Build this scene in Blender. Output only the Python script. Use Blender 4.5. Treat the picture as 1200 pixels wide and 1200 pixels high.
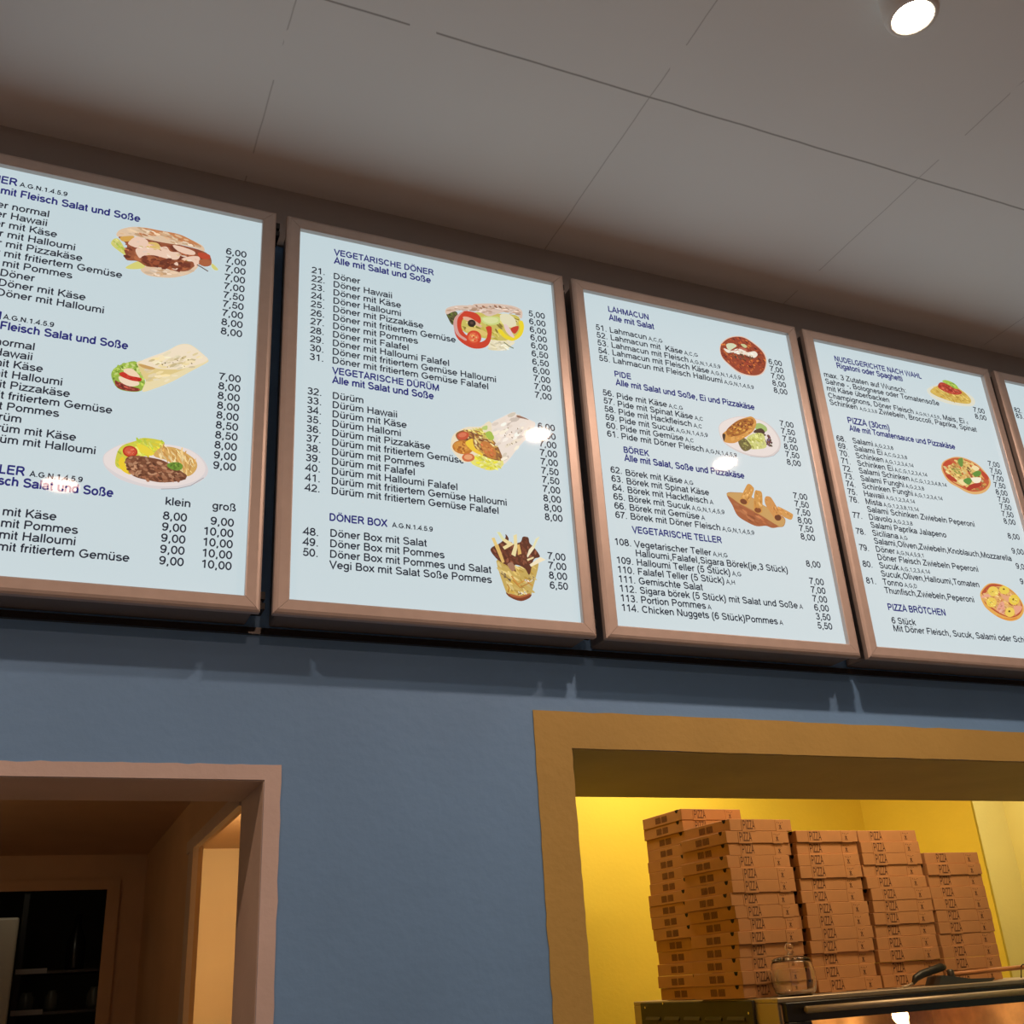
import bpy, bmesh, math, random
from mathutils import Vector, Matrix
SC = bpy.context.scene
COL = SC.collection
for o in list(bpy.data.objects):
    bpy.data.objects.remove(o, do_unlink=True)
R = math.radians

# ------------------------------------------------------------------ camera, world, exposure
cam = bpy.data.objects.new('camera', bpy.data.cameras.new('camera'))
COL.objects.link(cam)
cam.location = (-0.3455, -1.8956, 1.5694)
cam.rotation_euler = (1.992398, 0.058203, -0.403817)
cam.data.sensor_width = 36.0
cam.data.lens = 36.0 * 1236.39 / 1200.0
cam.data.clip_start = 0.02
SC.camera = cam
world = bpy.data.worlds.new('world'); SC.world = world; world.use_nodes = True
world.node_tree.nodes['Background'].inputs[0].default_value = (0.5, 0.5, 0.55, 1)
world.node_tree.nodes['Background'].inputs[1].default_value = 0.02
SC.view_settings.view_transform = 'Standard'
SC.view_settings.look = 'None'
SC.view_settings.exposure = 0.0
SC.view_settings.gamma = 1.0
SC.view_settings.use_curve_mapping = False

DOWN = (1.0, 0.60, 0.42)           # warm halogen downlights
DOWNLIGHTS = [(0.980, -0.927, 62.0), (1.688, -0.925, 62.0), (-0.40, -1.71, 4.0), (0.20, -2.85, 85.0), (-1.30, -1.10, 105.0)]  # last two are unseen, added to brighten the left boards and wall

def light(name, kind, loc, energy, color, rot=(0, 0, 0), **kw):
    d = bpy.data.lights.new(name, kind); d.energy = energy; d.color = color
    for k, v in kw.items(): setattr(d, k, v)
    o = bpy.data.objects.new(name, d); o.location = loc; o.rotation_euler = rot
    COL.objects.link(o); return o

# kitchen and store room lamps; added unseen fills for box fronts, corridor, back room
light('kitchen_lamp_light', 'AREA', (2.00, 1.80, 2.72), 14.0, (1.0, 0.84, 0.53), shape='RECTANGLE', size=1.0, size_y=0.25)
light('box_front_fill', 'AREA', (2.45, 0.72, 2.72), 12.5, (1.0, 0.77, 0.46), shape='RECTANGLE', size=0.9, size_y=0.25)  # fill added to brighten the fronts of the pizza boxes
light('kitchen_nook_light', 'AREA', (3.80, 1.75, 2.70), 7.5, (1.0, 0.90, 0.66), shape='DISK', size=0.25)
light('store_room_light', 'POINT', (0.36, 1.35, 1.98), 9.0, (1.0, 0.71, 0.37), shadow_soft_size=0.05)
light('corridor_fill', 'POINT', (-0.95, 1.35, 2.0), 1.4, (1.0, 0.68, 0.34), shadow_soft_size=0.06)  # unseen fill added to lift the dim corridor
light('back_room_fill', 'POINT', (-0.40, 3.12, 2.2), 0.45, (1.0, 0.85, 0.6), shadow_soft_size=0.06)  # fill added so the shelf strips show in the unlit room

# ------------------------------------------------------------------ materials
def s2l(c):
    c = c / 255.0
    return c / 12.92 if c <= 0.04045 else ((c + 0.055) / 1.055) ** 2.4
def mat(name, color, rough=0.6, metal=0.0, emit=None, estr=1.0, spec=0.5, coat=0.0, trans=0.0):
    m = bpy.data.materials.new(name); m.use_nodes = True
    b = m.node_tree.nodes['Principled BSDF']
    b.inputs['Base Color'].default_value = (*color, 1); b.inputs['Roughness'].default_value = rough
    b.inputs['Metallic'].default_value = metal; b.inputs['Specular IOR Level'].default_value = spec
    b.inputs['Coat Weight'].default_value = coat; b.inputs['Transmission Weight'].default_value = trans
    if emit:
        b.inputs['Emission Color'].default_value = (*emit, 1); b.inputs['Emission Strength'].default_value = estr
    return m
def noise_mat(name, color, rough=0.6, metal=0.0, scale=8.0, amount=0.12, bump=0.0, bscale=60.0, stretch=(1, 1, 1), detail=4.0):
    m = mat(name, color, rough, metal); nt = m.node_tree; b = nt.nodes['Principled BSDF']
    tc = nt.nodes.new('ShaderNodeTexCoord'); mp = nt.nodes.new('ShaderNodeMapping'); mp.inputs['Scale'].default_value = stretch
    nt.links.new(tc.outputs['Object'], mp.inputs[0])
    n = nt.nodes.new('ShaderNodeTexNoise'); n.inputs['Scale'].default_value = scale; n.inputs['Detail'].default_value = detail
    nt.links.new(mp.outputs[0], n.inputs['Vector'])
    r = nt.nodes.new('ShaderNodeValToRGB')
    lo = [max(0, c * (1 - amount)) for c in color]; hi = [min(1, c * (1 + amount)) for c in color]
    r.color_ramp.elements[0].position = 0.3; r.color_ramp.elements[1].position = 0.7
    r.color_ramp.elements[0].color = (*lo, 1); r.color_ramp.elements[1].color = (*hi, 1)
    nt.links.new(n.outputs[0], r.inputs[0]); nt.links.new(r.outputs[0], b.inputs['Base Color'])
    if bump:
        n2 = nt.nodes.new('ShaderNodeTexNoise'); n2.inputs['Scale'].default_value = bscale; n2.inputs['Detail'].default_value = 3
        nt.links.new(mp.outputs[0], n2.inputs['Vector'])
        bp = nt.nodes.new('ShaderNodeBump'); bp.inputs['Strength'].default_value = bump; bp.inputs['Distance'].default_value = 0.004
        nt.links.new(n2.outputs[0], bp.inputs['Height']); nt.links.new(bp.outputs[0], b.inputs['Normal'])
    return m

M = {}
M['blue'] = noise_mat('blue_wall_paint', (0.175, 0.395, 0.74), 0.55, scale=3, amount=0.06, bump=0.25, bscale=45)
M['pink'] = noise_mat('beige_pink_paint', (0.66, 0.60, 0.58), 0.6, scale=5, amount=0.06, bump=0.2)
M['reveal'] = noise_mat('shaded_reveal_paint', (0.60, 0.50, 0.42), 0.6, scale=5, amount=0.06, bump=0.2)  # the band's beige mixed darker for the shade inside the doorway
M['ochre'] = noise_mat('ochre_yellow_paint', (0.50, 0.375, 0.11), 0.6, scale=5, amount=0.07, bump=0.3)
M['yellow'] = noise_mat('kitchen_yellow_paint', (0.82, 0.62, 0.06), 0.55, scale=2.5, amount=0.05, bump=0.15)
M['cream'] = noise_mat('cream_wall_paint', (0.80, 0.68, 0.26), 0.55, scale=2.5, amount=0.05, bump=0.15)
M['corridor'] = noise_mat('corridor_paint', (0.58, 0.40, 0.24), 0.6, scale=4, amount=0.06, bump=0.2)
M['store'] = noise_mat('store_room_paint', (0.80, 0.68, 0.45), 0.6, scale=4, amount=0.04)
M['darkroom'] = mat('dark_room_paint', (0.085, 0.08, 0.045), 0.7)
M['room'] = noise_mat('front_room_paint', (0.55, 0.50, 0.46), 0.7, scale=3, amount=0.05)
M['floor'] = noise_mat('floor_tiles', (0.34, 0.30, 0.28), 0.4, scale=2, amount=0.2)
M['wallshade'] = mat('wall_shade_grey', (0.42, 0.40, 0.39), 0.8)  # grey that puts the shade above the boards into the colour
M['frame'] = noise_mat('anodised_frame', (0.54, 0.49, 0.46), 0.42, metal=0.25, scale=40, amount=0.04)
M['housing'] = mat('light_box_housing', (0.20, 0.20, 0.20), 0.5, metal=0.2)
M['black'] = mat('black_plastic', (0.012, 0.012, 0.012), 0.45)
M['blackgloss'] = mat('black_enamel', (0.015, 0.013, 0.012), 0.25)
M['steel'] = noise_mat('brushed_steel', (0.46, 0.37, 0.28), 0.5, metal=0.75, scale=30, amount=0.15, stretch=(1, 20, 20))
M['darksteel'] = mat('dark_steel', (0.10, 0.095, 0.09), 0.35, metal=0.7)
M['ventpanel'] = mat('dark_vent_panel', (0.055, 0.045, 0.032), 0.55, metal=0.3)
M['screw'] = mat('screw_metal', (0.75, 0.7, 0.6), 0.25, metal=1.0)
M['panel'] = mat('backlit_panel', (0.18, 0.19, 0.20), 0.03, emit=(0.50, 0.62, 0.66), estr=1.0, spec=0.5)
M['ink'] = mat('black_ink', (0.012, 0.012, 0.018), 0.03, emit=(0.020, 0.023, 0.036), estr=1.0)
M['navy'] = mat('navy_ink', (0.012, 0.012, 0.05), 0.03, emit=(0.022, 0.024, 0.16), estr=1.0)
M['print'] = mat('backlit_colour_print', (0.05, 0.05, 0.05), 0.03, emit=(1, 1, 1), estr=0.92)
_nt = M['print'].node_tree; _a = _nt.nodes.new('ShaderNodeAttribute'); _a.attribute_name = 'ink'
_nt.links.new(_a.outputs['Color'], _nt.nodes['Principled BSDF'].inputs['Emission Color'])
M['lamp'] = mat('lamp_lens', (0.9, 0.9, 0.9), 0.3, emit=(1.0, 0.86, 0.66), estr=40.0)
M['lampdim'] = mat('frosted_lamp_lens', (0.9, 0.8, 0.75), 0.4, emit=(1.0, 0.62, 0.50), estr=1.0)
M['ring'] = mat('lamp_ring_white', (0.85, 0.80, 0.74), 0.5)
M['card'] = noise_mat('brown_cardboard', (0.50, 0.235, 0.10), 0.75, scale=14, amount=0.07)
M['cardink'] = mat('brown_box_ink', (0.085, 0.026, 0.012), 0.7)
M['cardfade'] = mat('faded_box_ink', (0.17, 0.060, 0.022), 0.75)
M['hole'] = mat('box_hole_dark', (0.008, 0.004, 0.003), 0.9)
M['wood'] = noise_mat('orange_wood', (0.50, 0.20, 0.07), 0.5, scale=10, amount=0.2, stretch=(1, 12, 12))
M['glass'] = mat('clear_glass', (1, 1, 1), 0.02, trans=1.0)
M['glass'].node_tree.nodes['Principled BSDF'].inputs['IOR'].default_value = 1.45
M['sugar'] = mat('pale_jar_filling', (0.62, 0.48, 0.22), 0.6)
M['copper'] = noise_mat('oven_lining', (0.60, 0.36, 0.18), 0.35, metal=0.8, scale=20, amount=0.2)
M['bulb'] = mat('oven_bulb', (1, 1, 1), 0.4, emit=(1.0, 0.62, 0.25), estr=4.5)
M['white'] = mat('white_enamel', (0.66, 0.62, 0.52), 0.4)
M['rail'] = mat('pale_shelf_strip', (0.75, 0.66, 0.60), 0.5)
M['jar'] = mat('dull_jar', (0.16, 0.16, 0.13), 0.3)
# ceiling: grey-white emulsion with hairline cracks along the board joints
m = noise_mat('ceiling_paint', (0.88, 0.88, 0.86), 0.8, scale=1.2, amount=0.03); M['ceil'] = m
nt = m.node_tree; bs = nt.nodes['Principled BSDF']; base = bs.inputs['Base Color'].links[0].from_socket
geo = nt.nodes.new('ShaderNodeNewGeometry'); sep = nt.nodes.new('ShaderNodeSeparateXYZ'); nt.links.new(geo.outputs['Position'], sep.inputs[0])
def mth(op, a, b=None, c=None):
    n = nt.nodes.new('ShaderNodeMath'); n.operation = op
    for i, v in enumerate((a, b, c)):
        if v is None: continue
        if isinstance(v, (int, float)): n.inputs[i].default_value = v
        else: nt.links.new(v, n.inputs[i])
    return n.outputs[0]
def crack(axis, at, width, strength, seed, keep):
    nz = nt.nodes.new('ShaderNodeTexNoise'); nz.inputs['Scale'].default_value = 9.0; nz.inputs['Detail'].default_value = 4
    mp = nt.nodes.new('ShaderNodeMapping'); mp.inputs['Location'].default_value = (seed * 3.1, seed * 1.7, seed)
    nt.links.new(geo.outputs['Position'], mp.inputs[0]); nt.links.new(mp.outputs[0], nz.inputs['Vector'])
    wob = mth('MULTIPLY', mth('SUBTRACT', nz.outputs[0], 0.5), 0.005)
    d = mth('ABSOLUTE', mth('ADD', mth('SUBTRACT', sep.outputs[axis], at), wob))
    line = mth('SUBTRACT', 1.0, mth('MINIMUM', 1.0, mth('DIVIDE', d, width)))
    nz2 = nt.nodes.new('ShaderNodeTexNoise'); nz2.inputs['Scale'].default_value = 5.0; nt.links.new(mp.outputs[0], nz2.inputs['Vector'])
    brk = mth('GREATER_THAN', nz2.outputs[0], keep)
    return mth('MULTIPLY', mth('MULTIPLY', line, brk), strength)
cr = crack(1, -0.530, 0.0034, 0.75, 1, 0.36)
for i, (x, k) in enumerate(((-0.079, 0.42), (0.656, 0.42), (1.381, 0.46), (2.10, 0.48), (-0.81, 0.45))):
    cr = mth('MAXIMUM', cr, crack(0, x, 0.0022, 0.42, 2 + i, k))
mx = nt.nodes.new('ShaderNodeMix'); mx.data_type = 'RGBA'
nt.links.new(cr, mx.inputs['Factor']); nt.links.new(base, mx.inputs['A']); mx.inputs['B'].default_value = (0.10, 0.075, 0.06, 1)
nt.links.new(mx.outputs['Result'], bs.inputs['Base Color'])

# ------------------------------------------------------------------ mesh helpers
def add_box(bm, lo, hi, bevel=0.0, seg=1):
    r = bmesh.ops.create_cube(bm, size=1.0)
    vs = r['verts']
    for v in vs:
        v.co = Vector([lo[i] + (v.co[i] + 0.5) * (hi[i] - lo[i]) for i in range(3)])
    if bevel:
        es = list({e for v in vs for e in v.link_edges})
        bmesh.ops.bevel(bm, geom=es, offset=bevel, segments=seg, affect='EDGES', profile=0.5)
def add_prism(bm, pts, axis, a, b):
    """extrude a polygon given in the two other axes from a to b along axis"""
    def P(p, w):
        return {0: (w, p[0], p[1]), 1: (p[0], w, p[1]), 2: (p[0], p[1], w)}[axis]
    A = [bm.verts.new(P(p, a)) for p in pts]; B = [bm.verts.new(P(p, b)) for p in pts]
    fs = [bm.faces.new(A), bm.faces.new(B[::-1])]
    n = len(pts)
    for i in range(n): fs.append(bm.faces.new([A[i], B[i], B[(i + 1) % n], A[(i + 1) % n]][::-1]))
    bmesh.ops.recalc_face_normals(bm, faces=fs)
def add_tube(bm, pts, rad, n=12, cap=True):
    pts = [Vector(p) for p in pts]; rings = []
    rr = rad if isinstance(rad, (list, tuple)) else [rad] * len(pts)
    for i, p in enumerate(pts):
        d = (pts[min(i + 1, len(pts) - 1)] - pts[max(i - 1, 0)]).normalized()
        u = d.cross(Vector((0, 0, 1)) if abs(d.z) < 0.9 else Vector((1, 0, 0))).normalized(); w = d.cross(u)
        rings.append([bm.verts.new(p + (u * math.cos(2 * math.pi * k / n) + w * math.sin(2 * math.pi * k / n)) * rr[i]) for k in range(n)])
    fs = []
    for a, b in zip(rings, rings[1:]):
        for k in range(n): fs.append(bm.faces.new([a[k], a[(k + 1) % n], b[(k + 1) % n], b[k]]))
    if cap: fs += [bm.faces.new(rings[0][::-1]), bm.faces.new(rings[-1])]
    bmesh.ops.recalc_face_normals(bm, faces=fs)
def add_lathe(bm, prof, c=(0, 0, 0), n=28):
    rings = []
    for r, z in prof:
        if r < 1e-6: rings.append([bm.verts.new((c[0], c[1], c[2] + z))])
        else: rings.append([bm.verts.new((c[0] + r * math.cos(2 * math.pi * k / n), c[1] + r * math.sin(2 * math.pi * k / n), c[2] + z)) for k in range(n)])
    fs = []
    for a, b in zip(rings, rings[1:]):
        for k in range(n):
            if len(a) == 1 and len(b) == 1: continue
            if len(a) == 1: fs.append(bm.faces.new([a[0], b[k], b[(k + 1) % n]]))
            elif len(b) == 1: fs.append(bm.faces.new([a[k], a[(k + 1) % n], b[0]]))
            else: fs.append(bm.faces.new([a[k], a[(k + 1) % n], b[(k + 1) % n], b[k]]))
    bmesh.ops.recalc_face_normals(bm, faces=fs)
def obj(name, bm, material, parent=None, smooth=False, label=None):
    me = bpy.data.meshes.new(name); bm.to_mesh(me); bm.free(); me.materials.append(material)
    if smooth:
        for p in me.polygons: p.use_smooth = True
    o = bpy.data.objects.new(name, me); COL.objects.link(o)
    if parent: o.parent = parent
    if label: o['label'] = label
    return o
def quick(name, material, parent, *boxes, bevel=0.0, seg=1, label=None):
    bm = bmesh.new()
    for lo, hi in boxes: add_box(bm, lo, hi, bevel, seg)
    return obj(name, bm, material, parent, label=label)
def thing(name, label, cat, loc=(0, 0, 0), rz=0.0, group=None):
    o = bpy.data.objects.new(name, None); COL.objects.link(o); o.empty_display_size = 0.05
    o.location = loc; o.rotation_euler = (0, 0, rz); o['label'] = label; o['category'] = cat
    if group: o['group'] = group
    return o
def tag(o, label, cat, group=None):
    o['label'] = label; o['category'] = cat
    if group: o['group'] = group
    return o
def struct(name, material, *boxes, label=None):
    o = quick(name, material, None, *boxes); o['kind'] = 'structure'
    if label: o['label'] = label
    return o

# ------------------------------------------------------------------ the setting
ZC = 3.235
struct('ceiling', M['ceil'], ((-3.0, -4.6, ZC), (4.3, 0.22, ZC + 0.1)), label='grey white ceiling with hairline joint cracks')
struct('floor', M['floor'], ((-3.0, -4.6, -0.1), (4.3, 5.3, 0.0)))
DX, DZ = 0.013, 1.923      # left doorway: right edge and head
YX, YZ = 0.621, 1.995      # pass-through: left edge and head
struct('wall_front', M['blue'],
       ((-3.0, 0.0, 0.0), (-1.0, 0.21, ZC)), ((-1.0, 0.0, DZ), (DX, 0.21, ZC)),
       ((DX, 0.0, 0.0), (YX, 0.21, ZC)), ((YX, 0.0, 0.0), (3.1, 0.21, 0.9)),
       ((YX, 0.0, YZ), (3.1, 0.21, ZC)), ((3.1, 0.0, 0.0), (4.3, 0.21, ZC)), label='blue painted wall under the menu boards')
struct('wall_left', M['room'], ((-3.1, -4.6, 0.0), (-3.0, 0.0, ZC)))
struct('wall_right', M['room'], ((4.3, -4.6, 0.0), (4.4, 0.21, ZC)))
struct('wall_back', M['room'], ((-3.0, -4.7, 0.0), (4.3, -4.6, ZC)))

def wobble(a, b, n, amp, rng):
    out = []
    for i in range(n + 1):
        t = i / n; j = rng.gauss(0, amp) if 0 < i < n else 0
        out.append((a[0] + (b[0] - a[0]) * t, a[1] + (b[1] - a[1]) * t, j))
    return out
def border(name, material, outer, inner, seed, amp, amp_in, label):
    """painted band on the wall face: outer / inner polylines (x, z) running up the jamb and along the head"""
    rng = random.Random(seed); bm = bmesh.new()
    def line(pts, amp):
        res = []
        for k in range(len(pts) - 1):
            horizontal = abs(pts[k + 1][1] - pts[k][1]) < abs(pts[k + 1][0] - pts[k][0])
            w = wobble(pts[k], pts[k + 1], 60, amp, rng)
            if k: w = w[1:]
            res += [(x, z + j) if horizontal else (x + j, z) for x, z, j in w]
        return res
    o_, i_ = line(outer, amp), line(inner, amp_in)
    y0, y1 = -0.0022, 0.0
    vo = [bm.verts.new((x, y0, z)) for x, z in o_]; vi = [bm.verts.new((x, y0, z)) for x, z in i_]
    wo = [bm.verts.new((x, y1, z)) for x, z in o_]; wi = [bm.verts.new((x, y1, z)) for x, z in i_]
    for k in range(len(vo) - 1):
        bm.faces.new([vo[k], vi[k], vi[k + 1], vo[k + 1]]); bm.faces.new([vo[k], vo[k + 1], wo[k + 1], wo[k]])
        bm.faces.new([vi[k], wi[k], wi[k + 1], vi[k + 1]])
    bmesh.ops.recalc_face_normals(bm, faces=bm.faces[:])
    if sum(f.normal.y for f in bm.faces) > 0: bmesh.ops.reverse_faces(bm, faces=bm.faces[:])
    o = obj(name, bm, material); o['kind'] = 'structure'; o['label'] = label
    return o
border('trim_1', M['pink'], [(0.040, 0.0), (0.042, 1.9495), (-1.03, 1.9445)], [(DX, 0.0), (DX, DZ), (-1.0, DZ)], 3, 0.0005, 0.0, 'pinkish beige painted band around the left doorway')
border('trim_2', M['ochre'], [(0.540, 0.86), (0.541, 2.069), (3.2, 2.067)], [(YX, 0.9), (YX, YZ), (3.1, YZ)], 5, 0.0006, 0.0004, 'ochre painted band around the kitchen opening')
# linings of the two openings
struct('trim_3', M['reveal'], ((-1.0, 0.001, DZ - 0.002), (DX, 0.212, DZ)), ((DX - 0.002, 0.001, 0), (DX, 0.212, DZ - 0.002)), label='beige painted reveal of the left doorway')
struct('trim_4', M['ochre'], ((YX, 0.001, YZ - 0.002), (3.1, 0.535, YZ)), ((YX, 0.21, YZ), (3.1, 0.535, 2.75)), label='ochre painted soffit over the kitchen opening')
struct('trim_7', M['wallshade'], ((-3.0, -0.006, 3.08), (4.3, 0.0, ZC)), label='wall strip coloured dark grey for the shade between the menu boards and the ceiling')  # dark colour stands in for shaded wall above the boards
# kitchen behind the opening
struct('wall_kitchen_back', M['yellow'], ((YX, 2.30, 0), (3.36, 2.40, 2.75)), label='bright yellow kitchen wall behind the pizza boxes')
struct('wall_kitchen_pier', M['yellow'], ((3.355, 1.615, 0), (3.367, 2.30, 2.75)), label='yellow pier at the right of the pizza boxes')
struct('wall_kitchen_right', M['cream'], ((4.3, 0.21, 0), (4.4, 2.40, 2.75)), label='pale yellow kitchen wall right of the pier')
struct('wall_kitchen_nook', M['cream'], ((3.36, 2.30, 0), (4.3, 2.40, 2.75)), label='pale yellow wall behind the pier')
struct('wall_kitchen_left', M['yellow'], ((0.565, 0.21, 0), (YX, 2.40, 2.75)))
struct('ceiling_kitchen', M['room'], ((0.565, 0.21, 2.75), (4.4, 2.40, 2.85)))
# corridor behind the doorway
struct('wall_corridor_right', M['corridor'], ((0.06, 0.21, 0), (0.072, 0.45, 2.11)), ((0.06, 0.45, 1.955), (0.072, 1.135, 2.11)), ((0.06, 1.135, 0), (0.072, 2.55, 2.11)), label='dim corridor wall with a lit side door')
struct('wall_corridor_left', M['corridor'], ((-1.3, 0.21, 0), (-1.2, 2.55, 2.11)))
struct('wall_corridor_back', M['corridor'], ((-1.3, 2.55, 0), (-1.15, 2.65, 2.11)), ((-1.15, 2.55, 1.995), (-0.03, 2.65, 2.11)), ((-0.03, 2.55, 0), (0.565, 2.65, 2.11)), label='corridor end wall around the dark doorway')
struct('ceiling_corridor', M['corridor'], ((-1.3, 0.21, 2.11), (0.565, 2.65, 2.2)), label='orange brown ceiling of the corridor')
struct('trim_5', M['reveal'], ((0.046, 0.45, 1.953), (0.06, 1.275, 1.985)), ((0.046, 1.135, 0), (0.06, 1.205, 1.953)), ((0.052, 1.205, 0), (0.06, 1.275, 1.953)), label='wooden casing of the lit side door')
struct('trim_6', M['corridor'], ((-0.075, 2.538, 0), (-0.03, 2.55, 1.985)), ((-1.15, 2.538, 1.985), (-0.03, 2.55, 2.02)), label='casing of the dark doorway at the corridor end')
# store room lit through the side door
struct('wall_store_back', M['store'], ((0.10, 2.40, 0), (0.565, 2.50, 2.11)), label='warm lit store room wall seen through the side door')
struct('wall_store_front', M['store'], ((0.10, 0.30, 0), (0.565, 0.36, 2.11)))
struct('wall_store_right', M['store'], ((0.55, 0.36, 0), (0.565, 2.40, 2.11)))
# dark room at the end
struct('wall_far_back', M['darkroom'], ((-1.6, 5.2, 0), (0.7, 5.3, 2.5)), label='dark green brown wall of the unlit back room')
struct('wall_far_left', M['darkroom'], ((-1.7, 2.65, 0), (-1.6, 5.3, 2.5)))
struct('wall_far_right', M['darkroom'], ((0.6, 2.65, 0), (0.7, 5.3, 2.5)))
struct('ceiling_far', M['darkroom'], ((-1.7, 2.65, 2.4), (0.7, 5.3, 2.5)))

# ------------------------------------------------------------------ downlights
DL = ['round white hot downlight in the ceiling at the top right', 'ceiling downlight out in front of the third menu board', 'frosted ceiling downlight over the counter in front of the left menu board', 'unseen ceiling downlight added deeper in the room to brighten the wall', 'unseen ceiling downlight added at the far left to brighten the left boards']
for (x, y, e), lab in zip(DOWNLIGHTS, DL):
    frosted = y == -1.71; r_ = 0.060 if frosted else 0.036
    t = thing('ceiling_downlight', lab, 'ceiling light', (x, y, ZC), 0, 'ceiling downlights')
    bm = bmesh.new(); add_lathe(bm, [(r_, -0.069), (r_, -0.071), (r_ + 0.004, -0.074), (r_ + 0.011, -0.071), (r_ + 0.014, -0.062), (r_ + 0.014, 0.0)], n=40); obj('housing', bm, M['ring'], t, True)
    bm = bmesh.new(); add_lathe(bm, [(r_, -0.066), (r_, -0.069), (r_ * 0.8, -0.070), (0.0, -0.0705)], n=40); obj('lamp_lens', bm, M['lampdim'] if frosted else M['lamp'], t, True)
    light('downlight_beam', 'AREA', (x, y, ZC - 0.0748), e / 6.2, DOWN, shape='DISK', size=r_ * 2)

# ------------------------------------------------------------------ lettering
# a plain sans-serif alphabet drawn as strokes, 1000 units to the em
ADV = dict(zip("ABCDEFGHIJKLMNOPQRSTUVWXYZabcdefghijklmnopqrstuvwxyzß0123456789 .,:-()ÖÜäöü",
  [667,667,722,722,667,611,778,722,278,500,667,556,833,722,778,667,778,722,667,611,722,667,944,667,667,611,
   556,556,500,556,556,278,556,556,222,222,500,222,833,556,556,556,556,333,500,278,556,500,722,500,500,500,611] + [556] * 10 + [278, 278, 278, 278, 333, 333, 333, 778, 722, 556, 556, 556]))
def arc(cx, cy, rx, ry, a0, a1, n=9):
    return [(cx + rx * math.cos(R(a0 + (a1 - a0) * k / n)), cy + ry * math.sin(R(a0 + (a1 - a0) * k / n))) for k in range(n + 1)]
def oval(cx, cy, rx, ry): return arc(cx, cy, rx, ry, 0, 360, 16)
def stem(x, y0=0, y1=716): return [(x, y0), (x, y1)]
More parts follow.
